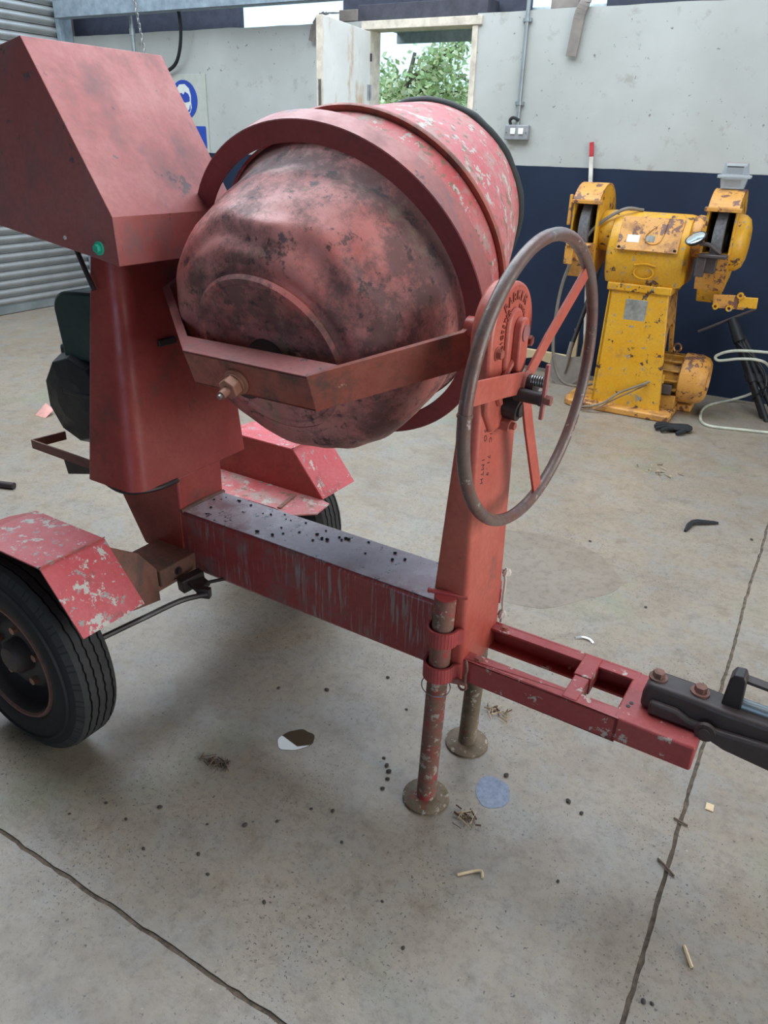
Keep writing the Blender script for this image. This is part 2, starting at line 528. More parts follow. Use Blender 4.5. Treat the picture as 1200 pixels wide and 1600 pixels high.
def circle(cx, cy, r, n=24, a0=0.0, a1=2 * pi):
    full = abs(a1 - a0 - 2 * pi) < 1e-6
    return [(cx + r * cos(a0 + (a1 - a0) * k / (n if full else n - 1)), cy + r * sin(a0 + (a1 - a0) * k / (n if full else n - 1))) for k in range(n)]

def hexbolt(p, ax, r=0.009, h=0.007, washer=True):
    m = MB()
    p, ax = Vector(p), Vector(ax).normalized()
    if washer:
        m.cyl(p, p + ax * 0.002, r * 1.35, 16)
    m.cyl(p, p + ax * h, r, 6)
    return m

def spline(pts, n=8):
    """catmull-rom through the points"""
    P = [Vector(p) for p in pts]
    P = [P[0] * 2 - P[1]] + P + [P[-1] * 2 - P[-2]]
    out = []
    for i in range(1, len(P) - 2):
        for k in range(n):
            t = k / n
            a, b, c, d = P[i - 1], P[i], P[i + 1], P[i + 2]
            out.append(0.5 * ((2 * b) + (c - a) * t + (2 * a - 5 * b + 4 * c - d) * t * t + (3 * b - a - 3 * c + d) * t ** 3))
    out.append(P[-2])
    return out

# ------------------------------------------------------------------ the room
YW = 4.11      # face of the back wall
XS = -5.93     # shutter plane
XR, YN, ZR = 4.7, -5.2, 4.3

# floor: a dirt bed with concrete slabs and open joints
fl = struct(obj('floor', MB().box(XS - 0.3, XR + 0.2, YN - 0.2, YW + 0.3, -0.10, -0.004), 'joint_dirt', smooth=False), 'dusty concrete workshop floor with dirty joints')

def jointA(x):  # y of the joint running left-right
    return -0.748 - 0.012 * x + 0.006 * mnoise.noise(Vector((x * 2.1, 0, 3))) + 0.004 * mnoise.noise(Vector((x * 14, 0, 9)))
def jointB(y):  # x of the joint running front-back
    return 0.560 + 0.020 * y + 0.008 * mnoise.noise(Vector((y * 1.7, 5, 1))) + 0.004 * mnoise.noise(Vector((y * 13, 7, 2)))
G = 0.005
def jA(x, s):
    return jointA(x) + s * (G + 0.0035 * mnoise.noise(Vector((x * 31, s * 3, 0))))
def jB(y, s):
    return jointB(y) + s * (G + 0.0035 * mnoise.noise(Vector((y * 31, s * 5, 4))))
XC = 0.548
def lin(a, b, n):
    return [a + (b - a) * k / n for k in range(n + 1)]
def slab(poly):
    o = obj('slab', MB().prism(poly, 'z', -0.06, 0.0), 'concrete_floor', fl, smooth=False)
    return o
xl = lin(XS - 0.25, XC - 0.02, 260)
xr = lin(XC + 0.03, XR + 0.15, 120)
yb = lin(-0.735, YW + 0.25, 220)
yf = lin(YN - 0.15, -0.775, 120)
slab([(x, jA(x, 1)) for x in xl] + [(jB(y, -1), y) for y in yb] + [(XS - 0.25, YW + 0.25)])
slab([(jB(y, 1), y) for y in reversed(yb)] + [(x, jA(x, 1)) for x in xr] + [(XR + 0.15, YW + 0.25)])
slab([(x, jA(x, -1)) for x in reversed(xl)] + [(XS - 0.25, YN - 0.15)] + [(jB(y, -1), y) for y in yf])
slab([(x, jA(x, -1)) for x in reversed(xr)] + [(jB(y, 1), y) for y in reversed(yf)] + [(XR + 0.15, YN - 0.15)])

# back wall with the doorway; a slightly ragged top
DX0, DX1, DZ = -2.74, -1.90, 2.25
def ragged(x0, x1, z, n, amp=0.006):
    return [(x0 + (x1 - x0) * k / n, z + amp * mnoise.noise(Vector((x0 + (x1 - x0) * k / n * 6, 2, z)))) for k in range(n + 1)]
WB = MB()
top = ragged(DX1, XR, 2.318, 60)
WB.prism([(DX1, 0), (XR, 0)] + list(reversed(top)), 'y', YW, YW + 0.16)
top = ragged(XS - 0.2, DX0 - 0.06, 2.308, 50)
WB.prism([(XS - 0.2, 0), (DX0 - 0.06, 0)] + list(reversed(top)), 'y', YW, YW + 0.16)
struct(obj('wall_back', WB, 'painted_wall', smooth=False), 'white painted back wall with navy lower band')

# cladding above and behind the wall top, with open bays to the sky
CL = MB()
bays = [(-4.13, -3.13), (-1.62, -1.10), (0.3, 2.6)]
y0, y1 = YW + 0.24, YW + 0.28
edges = [XS - 0.3] + [e for b in bays for e in b] + [XR]
for k in range(0, len(edges), 2):
    a, b = edges[k], edges[k + 1]
    if a < DX0 and b > DX1:
        CL.box(a, DX0 - 0.1, y0, y1, 0, 2.62)
        CL.box(DX1 + 0.1, b, y0, y1, 0, 2.62)
        CL.box(DX0 - 0.1, DX1 + 0.1, y0, y1, 2.27, 2.62)
    else:
        CL.box(a, b, y0, y1, 0, 2.62)
for a, b in bays:
    CL.box(a, b, y0, y1, 0, 2.28)
# clerestory: posts and a top rail above the sheets
CL.box(XS - 0.3, XR, y0, y1, 4.1, ZR)
for k in range(8):
    CL.box(-5.9 + 1.5 * k, -5.8 + 1.5 * k, y0, y1, 2.62, 4.1)
struct(obj('wall_cladding', CL, 'cladding_dark', smooth=False), 'dark sheet cladding above the painted wall')

# left wall = roller shutter made of curved slats
sh = bpy.data.objects.new('door_2', None)
COL.objects.link(sh)
sh.location = (XS, 0, 0)
struct(sh, 'grey steel roller shutter of curved horizontal slats')
pitch = 0.0765
prof = []
for k in range(9):
    t = k / 8
    prof.append((0.026 * sin(pi * t) ** 0.9 - 0.004, 0.006 + t * (pitch - 0.014)))
prof += [(-0.014, pitch - 0.006), (-0.016, pitch - 0.002), (-0.022, pitch - 0.002), (-0.022, 0.004), (-0.010, -0.001), (0.001, 0.0)]
first = None
for i in range(38):
    if first is None:
        sm_ = MB()
        ring0 = [(p[0], -1.9, p[1]) for p in prof]
        ring1 = [(p[0], YW - 0.12, p[1]) for p in prof]
        sm_.rings([ring0, ring1])
        first = obj('slat', sm_, 'shutter_steel', sh, angle=50)
        first.location.z = 0.075
    else:
        c = share(first, parent=sh)
        c.location.z = 0.075 + i * pitch
obj('bottom_rail', MB().box(-0.018, 0.014, -1.9, YW - 0.12, 0.004, 0.074), 'galvanised', sh, 0.004)
struct(obj('trim_1', MB().box(XS - 0.05, XS + 0.06, YW - 0.13, YW - 0.005, 0, ZR).box(XS + 0.02, XS + 0.07, YW - 0.15, YW - 0.10, 0, ZR), 'beam_grey', None, 0.004), 'blue grey steel guide channel beside the shutter')
struct(obj('wall_left', MB().box(XS - 0.30, XS - 0.2, YN, YW + 0.3, 0, ZR).box(XS - 0.2, XS + 0.05, YN, -1.9, 0, ZR).box(XS - 0.2, XS + 0.05, -1.9, YW, 3.05, ZR), 'inner_wall', smooth=False))
struct(obj('wall_front', MB().box(XS - 0.2, -0.9, YN - 0.15, YN, 0, ZR).box(1.5, XR, YN - 0.15, YN, 0, ZR).box(-0.9, 1.5, YN - 0.15, YN, 2.4, ZR), 'inner_wall', smooth=False))  # opening in the front wall is added for the blue fill
struct(obj('wall_right', MB().box(XR, XR + 0.12, YN, -1.6, 0, ZR).box(XR, XR + 0.12, 2.2, YW + 0.3, 0, ZR).box(XR, XR + 0.12, -1.6, 2.2, 3.6, ZR), 'inner_wall', smooth=False))
# roof with a wide strip left open as a roof light
RF = MB()
RF.box(XS - 0.3, XR + 0.1, YN - 0.1, -0.42, ZR, ZR + 0.06)
RF.box(XS - 0.3, XR + 0.1, 3.82, YW + 0.3, ZR, ZR + 0.06)
RF.box(XS - 0.3, -5.75, -0.42, 3.82, ZR, ZR + 0.06).box(0.75, XR + 0.1, -0.42, 3.82, ZR, ZR + 0.06)
struct(obj('ceiling', RF, 'roof_sheet', smooth=False))

# door frame and lintel
DF = MB()
DF.box(DX0 - 0.07, DX1 + 0.04, YW - 0.02, YW + 0.15, DZ, DZ + 0.055)
DF.box(DX1 - 0.03, DX1 + 0.012, YW - 0.012, YW + 0.15, 0, DZ)
DF.box(DX0 - 0.06, DX0, YW - 0.01, YW + 0.15, 0, DZ)
struct(obj('trim_2', DF, 'frame_cream', None, 0.004), 'cream wooden door frame')
struct(obj('trim_3', MB().box(DX0 - 0.12, DX1 + 0.06, YW + 0.02, YW + 0.22, DZ + 0.06, DZ + 0.16), 'dark_wood', None, 0.004), 'dark timber lintel above the doorway')
# steel channel running above the wall
SB = MB()
SB.box(XS + 0.1, -2.9, 3.90, 4.0, 2.42, 2.432).box(XS + 0.1, -2.9, 3.90, 3.912, 2.42, 2.56).box(XS + 0.1, -2.9, 3.90, 4.0, 2.55, 2.56)
struct(obj('trim_4', SB, 'beam_grey', None, 0.002), 'grey steel channel beam above the back wall')

# door leaf, standing open into the room
hx, hy = DX0 + 0.02, YW - 0.03
ang = math.atan2(-0.79, 0.115)
dl = bpy.data.objects.new('door_1', None)
COL.objects.link(dl)
dl.location = (hx, hy, 0)
dl.rotation_euler = (0, 0, ang)
struct(dl, 'white wooden door leaf with brown stains, open into the room')
obj('leaf', MB().box(0, 0.80, -0.045, 0, 0.01, 2.235), 'door_paint', dl, 0.003)
obj('edge_strip', MB().box(0.80, 0.806, -0.046, 0.001, 0.01, 2.235), 'frame_cream', dl, 0.001)
obj('lock_plate', MB().box(0.8062, 0.809, -0.033, -0.012, 1.72, 1.88), 'bare_steel', dl, 0.001)
obj('hinge', MB().cyl((0.0, 0.004, 1.80), (0.0, 0.004, 1.90), 0.009, 10).box(-0.004, 0.05, 0, 0.004, 1.80, 1.90), 'bare_steel', dl)
obj('hinge', MB().cyl((0.0, 0.004, 2.05), (0.0, 0.004, 2.10), 0.009, 10), 'dark_grease', dl)

# eave outside above the doorway
struct(obj('trim_5', MB().box(-3.0, 0.5, 4.42, 5.0, 2.335, 2.38).box(-3.0, 0.5, 4.97, 5.0, 2.262, 2.38), 'eave_grey', None, 0.004), 'grey eave outside above the doorway')
# ground outside
struct(obj('ground_outside', MB().box(-14, 8, YW + 0.31, 24, -0.25, -0.12), 'grass_ground', smooth=False), 'grassy ground outside the doorway')

# trees beyond the door
def tree(label, x, y, h, spread, base_z, mats, seed, nleaf):
    rnd = random.Random(seed)
    t = thing('tree', label, 'tree', (x, y, -0.12), 0, 'trees beyond the doorway')
    m = MB()
    m.tube(spline([(0, 0, 0), (0.1, 0.05, h * 0.35), (-0.1, 0, h * 0.7), (0.05, 0, h * 0.95)], 5), [0.10 - 0.075 * k / 15 for k in range(16)], 8)
    tips = []
    for k in range(16):
        a = rnd.uniform(0, 2 * pi)
        z0 = h * rnd.uniform(0.18, 0.85)
        L = spread * rnd.uniform(0.5, 1.0)
        p0 = Vector((0, 0, z0))
        p1 = Vector((cos(a) * L * 0.5, sin(a) * L * 0.5, z0 + L * 0.25))
        p2 = Vector((cos(a) * L, sin(a) * L, z0 + L * rnd.uniform(0.3, 0.7)))
        m.tube(spline([p0, p1, p2], 4), [0.035 - 0.028 * q / 8 for q in range(9)], 6)
        tips += [p1, p2, (p1 + p2) / 2, p0.lerp(p1, 0.7)]
    obj('branches', m, 'bark', t)
    for mi, mt in enumerate(mats):
        lm = MB()
        for k in range(nleaf):
            c = rnd.choice(tips)
            p = c + Vector((rnd.gauss(0, 0.26), rnd.gauss(0, 0.26), rnd.gauss(0, 0.26))) * (spread * 0.55)
            if p.z < base_z: continue
            s = rnd.uniform(0.03, 0.07)
            d = Vector((rnd.gauss(0, 1), rnd.gauss(0, 1), rnd.gauss(0, 0.7))).normalized()
            e = d.cross(Vector((rnd.gauss(0, 1), rnd.gauss(0, 1), rnd.gauss(0, 1)))).normalized()
            lm.add([p - d * s, p + e * s * 0.5, p + d * s, p - e * s * 0.5], [(0, 1, 2, 3)])
        me = bpy.data.meshes.new('foliage')
        me.from_pydata(lm.v, [], lm.f)
        me.materials.append(MATS[mt])
        o = bpy.data.objects.new('foliage', me)
        COL.objects.link(o)
        o.parent = t
        o['kind'] = 'stuff'
tree('light green leafy tree at the left of the doorway view', -5.0, 9.0, 2.9, 0.85, 0.5, ('leaf_green', 'leaf_yellow'), 11, 2600)
tree('thin yellowish tree seen at the right of the doorway', -2.9, 7.2, 2.3, 0.5, 0.5, ('leaf_yellow',), 12, 700)
tree('dark bushy evergreen low at the left of the doorway', -3.95, 6.9, 1.9, 0.5, 0.4, ('leaf_dark', 'leaf_green'), 13, 1800)
tree('pale tree further back behind the other trees', -5.1, 11.9, 3.2, 1.1, 0.5, ('leaf_yellow', 'leaf_green'), 14, 1500)

# ------------------------------------------------------------------ the concrete mixer (its own axes: x along the drawbar)
MX = thing('concrete_mixer', 'red towable concrete mixer with tilting drum, handwheel and drawbar', 'concrete mixer', (0, 0, 0), -0.0431)

# chassis beam and the foot of the engine tower
bm_ = obj('chassis_beam', MB().box(-1.0, 0.0, -0.083, 0.083, 0.386, 0.565), 'red_paint_beam', MX, 0.010, label='box beam with pale drip streaks')
obj('beam_top_plate', MB().box(-0.853, -0.043, -0.078, 0.078, 0.5655, 0.5675), 'beam_top_sheen', bm_, label='shiny beam top with painted pale sky reflection')
obj('tower_foot', MB().prism([(-0.853, 0.40), (-1.02, 0.415), (-1.10, 0.565), (-1.14, 0.67), (-0.853, 0.67)], 'y', -0.085, 0.085), 'red_paint', MX, 0.006)
obj('weld_bead', MB().tube(spline([(-0.850, -0.085, 0.567), (-0.850, -0.03, 0.570), (-0.851, 0.03, 0.569), (-0.85, 0.085, 0.567)], 5), 0.006, 8), 'dirty_plate', bm_)

# engine tower: folded sheet housing, leaning back, rounded near corner
TW = MB()
lv = []
for k in range(9):
    t = k / 8
    z = 0.668 + (1.262 - 0.668) * t
    xf = -0.853 - 0.052 * min(1, t * 1.0)
    xb = -1.045 + 0.055 * t
    ya = -0.226 + 0.063 * t
    yb_ = 0.19 - 0.02 * t
    lv.append([(x, y, z) for x, y in rrect(xb, xf, ya, yb_, (0.012, 0.050 - 0.014 * t, 0.006, 0.006), 5)])
lo = [(x, y, 0.664) for x, y in rrect(-1.035, -0.858, -0.215, 0.186, (0.012, 0.045, 0.006, 0.006), 5)]
TW.rings([lo] + lv)
tw = obj('tower_housing', TW, 'red_paint', MX, angle=50)
obj('housing_lip', MB().tube(spline([(-1.04, -0.20, 0.668), (-0.93, -0.222, 0.664), (-0.878, -0.205, 0.664), (-0.853, -0.15, 0.663), (-0.852, -0.085, 0.663)], 6), 0.0065, 8), 'dark_grease', tw, label='scorched lower lip of the housing')
for (y, z) in ((-0.045, 1.03), (0.09, 0.985)):
    obj('slot', MB().box(-0.91, -0.878, y - 0.030, y + 0.030, z - 0.008, z + 0.010), 'dark_grease', tw, 0.002)
for (y, z) in ((-0.06, 1.13), (-0.11, 0.84)):
    obj('scorch_patch', MB().lathe([(0, 0.0), (0.002, 0.012), (-0.01, 0.014)], (-0.867 - 0.088 * (z - 0.70), y, z), (1, 0, 0.09), 12), 'dark_grease', tw)

# hood: folded sheet cover over the engine
y1, y2 = -0.257, 0.121
hp = [(-0.770, 1.249), (-0.775, 1.348), (-0.988, 1.680), (-1.48, 1.585), (-1.48, 1.345)]
sp = hp + [(-1.181, 1.304), (-0.850, 1.261)]
H = MB()
for y in (y1, y2):
    H.add([(p[0], y, p[1]) for p in sp], [tuple(range(len(sp)))])
for a, b in zip(hp[:-1], hp[1:]):
    H.add([(a[0], y1, a[1]), (b[0], y1, b[1]), (b[0], y2, b[1]), (a[0], y2, a[1])], [(0, 1, 2, 3)])
hd = obj('hood', H, 'red_paint_faded', MX, 0.004, solid=0.004, label='faded pink sheet metal engine hood', smooth=False)
obj('hood_pivot', MB().cyl((-0.826, y1 - 0.002, 1.282), (-0.826, y1 - 0.006, 1.282), 0.0145, 20).cyl((-0.826, y1 - 0.006, 1.282), (-0.826, y1 - 0.014, 1.282), 0.009, 6), 'green_plastic', hd, label='bright green pivot bolt and washer')
obj('punched_hole', MB().cyl((-0.939, y1 - 0.001, 1.295), (-0.939, y1 - 0.0035, 1.295), 0.0045, 10), 'white_plastic', hd)
obj('hood_stay', MB().cyl((-1.02, -0.19, 1.30), (-0.955, -0.19, 1.17), 0.006, 8), 'dark_grease', MX)

# engine: dark green tank over a faceted flywheel cowl
en = obj('engine_block', MB().box(-1.26, -1.04, -0.10, 0.10, 0.72, 0.98).box(-1.15, -1.0, -0.10, 0.16, 0.655, 0.72), 'engine_black', MX, 0.01)
tp = [(-1.000, 0.955), (-1.000, 1.145)] + [(-1.165 + 0.055 * cos(t), 1.082 + 0.052 * sin(t)) for t in [pi * 0.5 + pi * 0.5 * k / 8 for k in range(9)]] + [(-1.205, 0.955)]
obj('fuel_tank', MB().prism(tp, 'y', -0.125, 0.09), 'engine_green', MX, 0.008, label='dark green engine tank')
def facet(n, r, y):
    return [(-1.172 + r * cos(2 * pi * (k + 0.5) / n), y, 0.842 + r * sin(2 * pi * (k + 0.5) / n)) for k in range(n)]
cw = obj('flywheel_cowl', MB().rings([facet(10, 0.06, -0.150), facet(10, 0.118, -0.142), facet(10, 0.150, -0.075), facet(10, 0.150, 0.02)]), 'engine_black', MX, 0.004, smooth=False)
obj('cowl_rib', MB().bar((-1.325, -0.085, 0.867), (-1.20, -0.147, 0.867), (0, 0, 1), 0.012, 0.012).bar((-1.20, -0.147, 0.867), (-1.06, -0.147, 0.867), (0, 0, 1), 0.010, 0.010), 'engine_black', cw, 0.002)
obj('guard_bracket', MB().bar((-0.98, -0.206, 0.70), (-1.312, -0.200, 0.70), (0, 0, 1), 0.026, 0.006).bar((-1.312, -0.200, 0.70), (-1.296, -0.10, 0.70), (0, 0, 1), 0.026, 0.006), 'dirty_plate', MX, 0.001)
obj('bracket_lug', MB().prism([(-1.17, 0.69), (-1.16, 0.645), (-1.05, 0.672), (-1.05, 0.69)], 'y', -0.205, -0.19), 'dark_grease', MX, 0.002)

# front column
CO = MB()
def colring(z, xb, xf, hw):
    return [(x, y, z) for x, y in rrect(xb, xf, -hw, hw, (0.004, 0.012, 0.012, 0.004), 4)]
CO.rings([colring(0.388, -0.045, 0.043, 0.100), colring(0.62, -0.040, 0.041, 0.100), colring(1.0, -0.014, 0.033, 0.098), colring(1.12, -0.010, 0.030, 0.090)])
co = obj('front_column', CO, 'red_paint_column', MX, angle=50)
# the pen writing down the front of the column
def face_x(y, z, x, rot):   # text plane facing +x; reading down when rot=-90
    base = Matrix(((0, 0, 1), (1, 0, 0), (0, 1, 0))).to_4x4()
    return Matrix.Translation((x, y, z)) @ base @ Matrix.Rotation(rot, 4, 'Z')
for word, y_, z_, step, size in (('IC  71.9', -0.037, 0.978, 0.0125, 0.018), ('SO  IMTH', -0.064, 0.992, 0.0155, 0.019)):
    for k, ch in enumerate(word):
        if ch != ' ':
            z = z_ - k * step
            text_mesh('pen_letter', ch, size, 'ink', co, face_x(y_ - 0.0006 * k, z, 0.0405 - 0.0210 * (z - 0.62) + 0.0004, -pi / 2), 0.0006, 0.2)

# tilt gear casting on top of the column
CC = (0.0, 1.175)
arc = circle(CC[0], CC[1], 0.100, 28, -0.15, pi + 0.15)
prof_c = arc + [(-0.096, 1.10), (-0.088, 1.03), (-0.055, 0.985), (0.03, 0.985), (0.070, 1.03), (0.080, 1.10)]
cs = obj('gear_casting', MB().prism(prof_c, 'x', -0.002, 0.044), 'red_paint_column', MX, 0.007, 3, label='round cast iron tilt gear cover')
def stadium(y0, z0, y1, z1, r, n=10):
    a = math.atan2(z1 - z0, y1 - y0)
    return [(y1 + r * cos(a - pi / 2 + pi * k / n), z1 + r * sin(a - pi / 2 + pi * k / n)) for k in range(n + 1)] + \
           [(y0 + r * cos(a + pi / 2 + pi * k / n), z0 + r * sin(a + pi / 2 + pi * k / n)) for k in range(n + 1)]
obj('boss', MB().prism(stadium(-0.004, 1.125, -0.004, 1.192, 0.036), 'x', 0.040, 0.052), 'red_paint_column', cs, 0.006)
obj('boss_arm', MB().prism(stadium(0.004, 1.120, 0.004, 1.188, 0.0215), 'x', 0.050, 0.068), 'red_paint_column', cs, 0.004)
obj('pivot_pin', MB().cyl((0.066, 0.004, 1.180), (0.0705, 0.004, 1.180), 0.0165, 24), 'red_paint_faded', cs)
obj('rib', MB().tube(spline([(0.046, -0.050, 1.060), (0.050, -0.035, 1.10), (0.054, -0.010, 1.128), (0.054, 0.01, 1.14)], 5), 0.007, 8), 'red_paint_column', cs)
obj('rib', MB().tube(spline([(0.046, -0.062, 1.10), (0.047, -0.058, 1.07), (0.046, -0.04, 1.045)], 5), 0.008, 8), 'red_paint_column', cs)
obj('gear_window', MB().cyl((0.040, 0.040, 1.105), (0.047, 0.040, 1.105), 0.026, 20), 'dark_grease', cs, label='dark greasy gear opening')
obj('worm_end', MB().cyl((0.03, 0.0, 1.032), (0.075, 0.0, 1.026), 0.024, 16).cyl((0.075, 0.0, 1.026), (0.080, 0.0, 1.026), 0.015, 16), 'dark_grease', cs)
obj('bolt', hexbolt((0.044, -0.070, 1.150), (1, 0, 0), 0.010, 0.012), 'red_paint_rusty', cs)
obj('bolt', hexbolt((0.040, 0.083, 1.148), (1, 0, 0), 0.011, 0.014), 'red_paint_rusty', cs)
obj('bolt', MB().cyl((0.03, -0.006, 0.996), (0.062, -0.006, 0.992), 0.016, 6).cyl((0.062, -0.006, 0.992), (0.072, -0.006, 0.992), 0.008, 10), 'red_paint_rusty', cs)
# raised lettering round the cover
def arc_text(word, r, a0, a1, size):
    for k, ch in enumerate(word):
        a = a0 + (a1 - a0) * (k + 0.5) / len(word)
        text_mesh('raised_letter', ch, size, 'red_paint_rusty', cs, face_x(CC[0] + r * cos(a), CC[1] + r * sin(a), 0.0448, a - pi / 2), 0.0022)
arc_text('PARKER', 0.074, radians(138), radians(48), 0.026)
arc_text('LEICESTER', 0.056, radians(215), radians(118), 0.016)
arc_text('ENGLAND', 0.054, radians(78), radians(-5), 0.013)

# handwheel
wc = Vector((0.100, 0.002, 1.083))
wn = Vector((cos(-0.053) * cos(-0.015), sin(-0.053), sin(-0.015))).normalized()
we1 = Vector((0, 1, 0)); we1 = (we1 - wn * we1.dot(wn)).normalized()
we2 = wn.cross(we1)
def wp(y, z, x=0.0):
    return wc + we1 * y + we2 * z + wn * x
HR = 0.281
hwl = obj('handwheel', MB().tube([wp(HR * cos(2 * pi * k / 72), HR * sin(2 * pi * k / 72)) for k in range(72)], 0.0125, 12, True), 'pipe_steel', MX, label='large bare pipe handwheel')
for ang_, w_ in ((46, 0.032), (171, 0.044), (289, 0.034)):
    a = radians(ang_)
    d = (cos(a), sin(a))
    tang = we1 * -sin(a) + we2 * cos(a)
    m = MB()
    m.bar(wp(d[0] * 0.012, d[1] * 0.012, -0.022), wp(d[0] * 0.11, d[1] * 0.11, -0.016), tang, w_, 0.006)
    m.bar(wp(d[0] * 0.108, d[1] * 0.108, -0.016), wp(d[0] * (HR - 0.006), d[1] * (HR - 0.006), 0.0), tang, w_, 0.006)
    obj('spoke', m, 'red_paint_column', hwl, 0.001)
obj('joint_collar', MB().tube([wp(HR * cos(radians(a)), HR * sin(radians(a))) for a in (177.6, 178.2, 178.8)], 0.0142, 12), 'pipe_steel', hwl)
obj('hub', MB().cyl(wp(0, 0, -0.045), wp(0, 0, 0.004), 0.019, 16), 'dark_grease', hwl)
obj('hub_weld', MB().tube([wp(0.02 * cos(t), 0.02 * sin(t), -0.018) for t in [2 * pi * k / 14 for k in range(14)]], 0.006, 8, True), 'red_paint_rusty', hwl)
obj('pawl_sleeve', MB().cyl((0.072, -0.024, 1.066), (0.128, -0.026, 1.066), 0.0135, 16).cyl((0.124, -0.026, 1.066), (0.130, -0.026, 1.066), 0.0150, 16), 'dark_grease', hwl, label='greasy brown sleeve beside the hub')
obj('pawl_lever', MB().bar((0.132, -0.030, 1.026), (0.134, -0.030, 1.136), (0, 1, 0), 0.010, 0.008), 'red_paint_faded', hwl, 0.002, label='small pink lever on the sleeve end')
obj('lever_bolt', MB().cyl((0.134, -0.028, 1.066), (0.148, -0.028, 1.066), 0.010, 6), 'red_paint_rusty', hwl)
obj('spring', MB().tube([(0.095 + 0.030 * k / 60, -0.004 + 0.010 * cos(k * 0.63), 1.092 + 0.010 * sin(k * 0.63)) for k in range(61)], 0.0022, 6), 'bare_steel', hwl)

# drum: bowl, throat, ring and trim, tilted about the trunnions
EL = 0.359
DA = Vector((-0.036 * cos(EL), cos(EL), sin(EL))).normalized()
DC = Vector((-0.474, 0.11, 1.169))
def dsm(a, b, x):
    t = max(0.0, min(1.0, (x - a) / (b - a)))
    return t * t * (3 - 2 * t)
def dent(s, r, t):
    d = 0.0
    a = math.degrees(-t) % 360
    flat_ = 0.018 * dsm(5, 45, a) * (1 - dsm(95, 150, a)) * dsm(0.22, 0.31, r) * (1 - dsm(0.03, 0.06, s))
    if r > 0.2:
        d -= flat_
    if s < -0.02:
        k = dsm(-0.27, -0.22, s) * (1 - dsm(-0.06, -0.02, s))
        q = Vector((cos(t) * r * 7, sin(t) * r * 7, s * 7))
        d += 0.007 * mnoise.noise(q) * k
        d += 0.004 * mnoise.noise(q * 2.6) * k
        a = math.degrees(-t) % 360
        wv = dsm(0, 50, a) * (1 - dsm(85, 165, a))
        edge = 0.288 + 0.007 * math.sin(a * 0.13)
        d -= 0.013 * wv * (1 - dsm(edge - 0.012, edge + 0.010, r)) * dsm(0.185, 0.21, r)
        d += 0.006 * wv * math.exp(-((r - edge - 0.014) / 0.010) ** 2)
    return d, d * -0.6
bowl = [(-0.262, 0.186), (-0.258, 0.200), (-0.248, 0.214)]
for k in range(1, 27):
    t = k / 26
    a = t * pi / 2
    bowl.append((-0.248 + 0.248 * (1 - cos(a)) ** 1.15, 0.214 + 0.124 * sin(a) ** 0.95))
bowl += [(0.05, 0.338), (0.066, 0.350), (0.19, 0.350)]
inner = [(0.19, 0.343), (0.06, 0.335), (0.02, 0.325), (-0.10, 0.305), (-0.20, 0.255), (-0.240, 0.186)]
dr = obj('drum', MB().lathe(bowl + inner, DC + Vector((-0.005, 0.003, -0.008)), DA, 128, closed=True, disp=dent), 'drum_bowl_paint', MX, angle=60, label='dented sooty mixing drum bowl')
pl_prof = [(-0.250, 0.0), (-0.262, 0.0), (-0.264, 0.170), (-0.268, 0.174), (-0.268, 0.186), (-0.258, 0.192), (-0.250, 0.186)]
obj('back_plate', MB().lathe(pl_prof[1:], DC, DA, 72), 'drum_bowl_paint', dr)
for k in range(6):
    a = radians(60 * k + 50)
    e1 = (Vector((1, 0, 0)) - DA * DA.x).normalized()
    e2 = DA.cross(e1)
    p = DC + DA * -0.263 + (e1 * cos(a) + e2 * sin(a)) * 0.085
    obj('plate_bolt', MB().lathe([(0, 0.012), (-0.005, 0.011), (-0.008, 0.006)], p, DA, 12), 'drum_bowl_paint', dr)
obj('back_hub', MB().cyl(DC + DA * -0.262, DC + DA * -0.36, 0.045, 24), 'dark_grease', dr)
thr = [(0.19, 0.350), (0.206, 0.346), (0.32, 0.322), (0.45, 0.288), (0.574, 0.252)]
thr_in = [(r_[0], r_[1] - 0.006) for r_ in reversed(thr)]
obj('drum_throat', MB().lathe(thr + thr_in, DC, DA, 96, closed=True), 'red_paint_scoured', dr, angle=60, label='chipped and scoured conical drum mouth')
obj('seam_flange', MB().lathe([(0.194, 0.345), (0.190, 0.366), (0.196, 0.368), (0.204, 0.366), (0.206, 0.345)], DC, DA, 96, closed=True), 'red_paint_rusty', dr)
obj('belly_band', MB().lathe([(0.062, 0.345), (0.062, 0.3525), (0.19, 0.3525), (0.19, 0.345)], DC, DA, 96, closed=True), 'red_paint_scoured', dr)
def trim_r(s, r, t):
    return 0.003 * mnoise.noise(Vector((cos(t) * 6, sin(t) * 6, 1))), 0.006 * mnoise.noise(Vector((cos(t) * 4, sin(t) * 4, 5)))
obj('mouth_trim', MB().lathe([(0.565 + 0.014 * cos(a), 0.254 + 0.013 * sin(a)) for a in [2 * pi * k / 10 for k in range(10)]], DC, DA, 96, closed=True, disp=trim_r), 'black_trim', dr, label='black rubber edging round the drum mouth')
rg = obj('ring_guard', MB().lathe([(0.0, 0.354), (0.0, 0.399), (0.058, 0.399), (0.058, 0.393), (0.006, 0.393), (0.006, 0.354)], DC, DA, 128, closed=True), 'ring_paint_shaded', MX, 0.001, label='wide red guard ring round the drum, darkened for shade', angle=30)
obj('ring_rim', MB().lathe([(0.0015, 0.3985), (0.0015, 0.4003), (0.058, 0.4003), (0.058, 0.3985)], DC, DA, 128, closed=True), 'red_paint_faded', rg, label='dusty pink outer rim', angle=30)

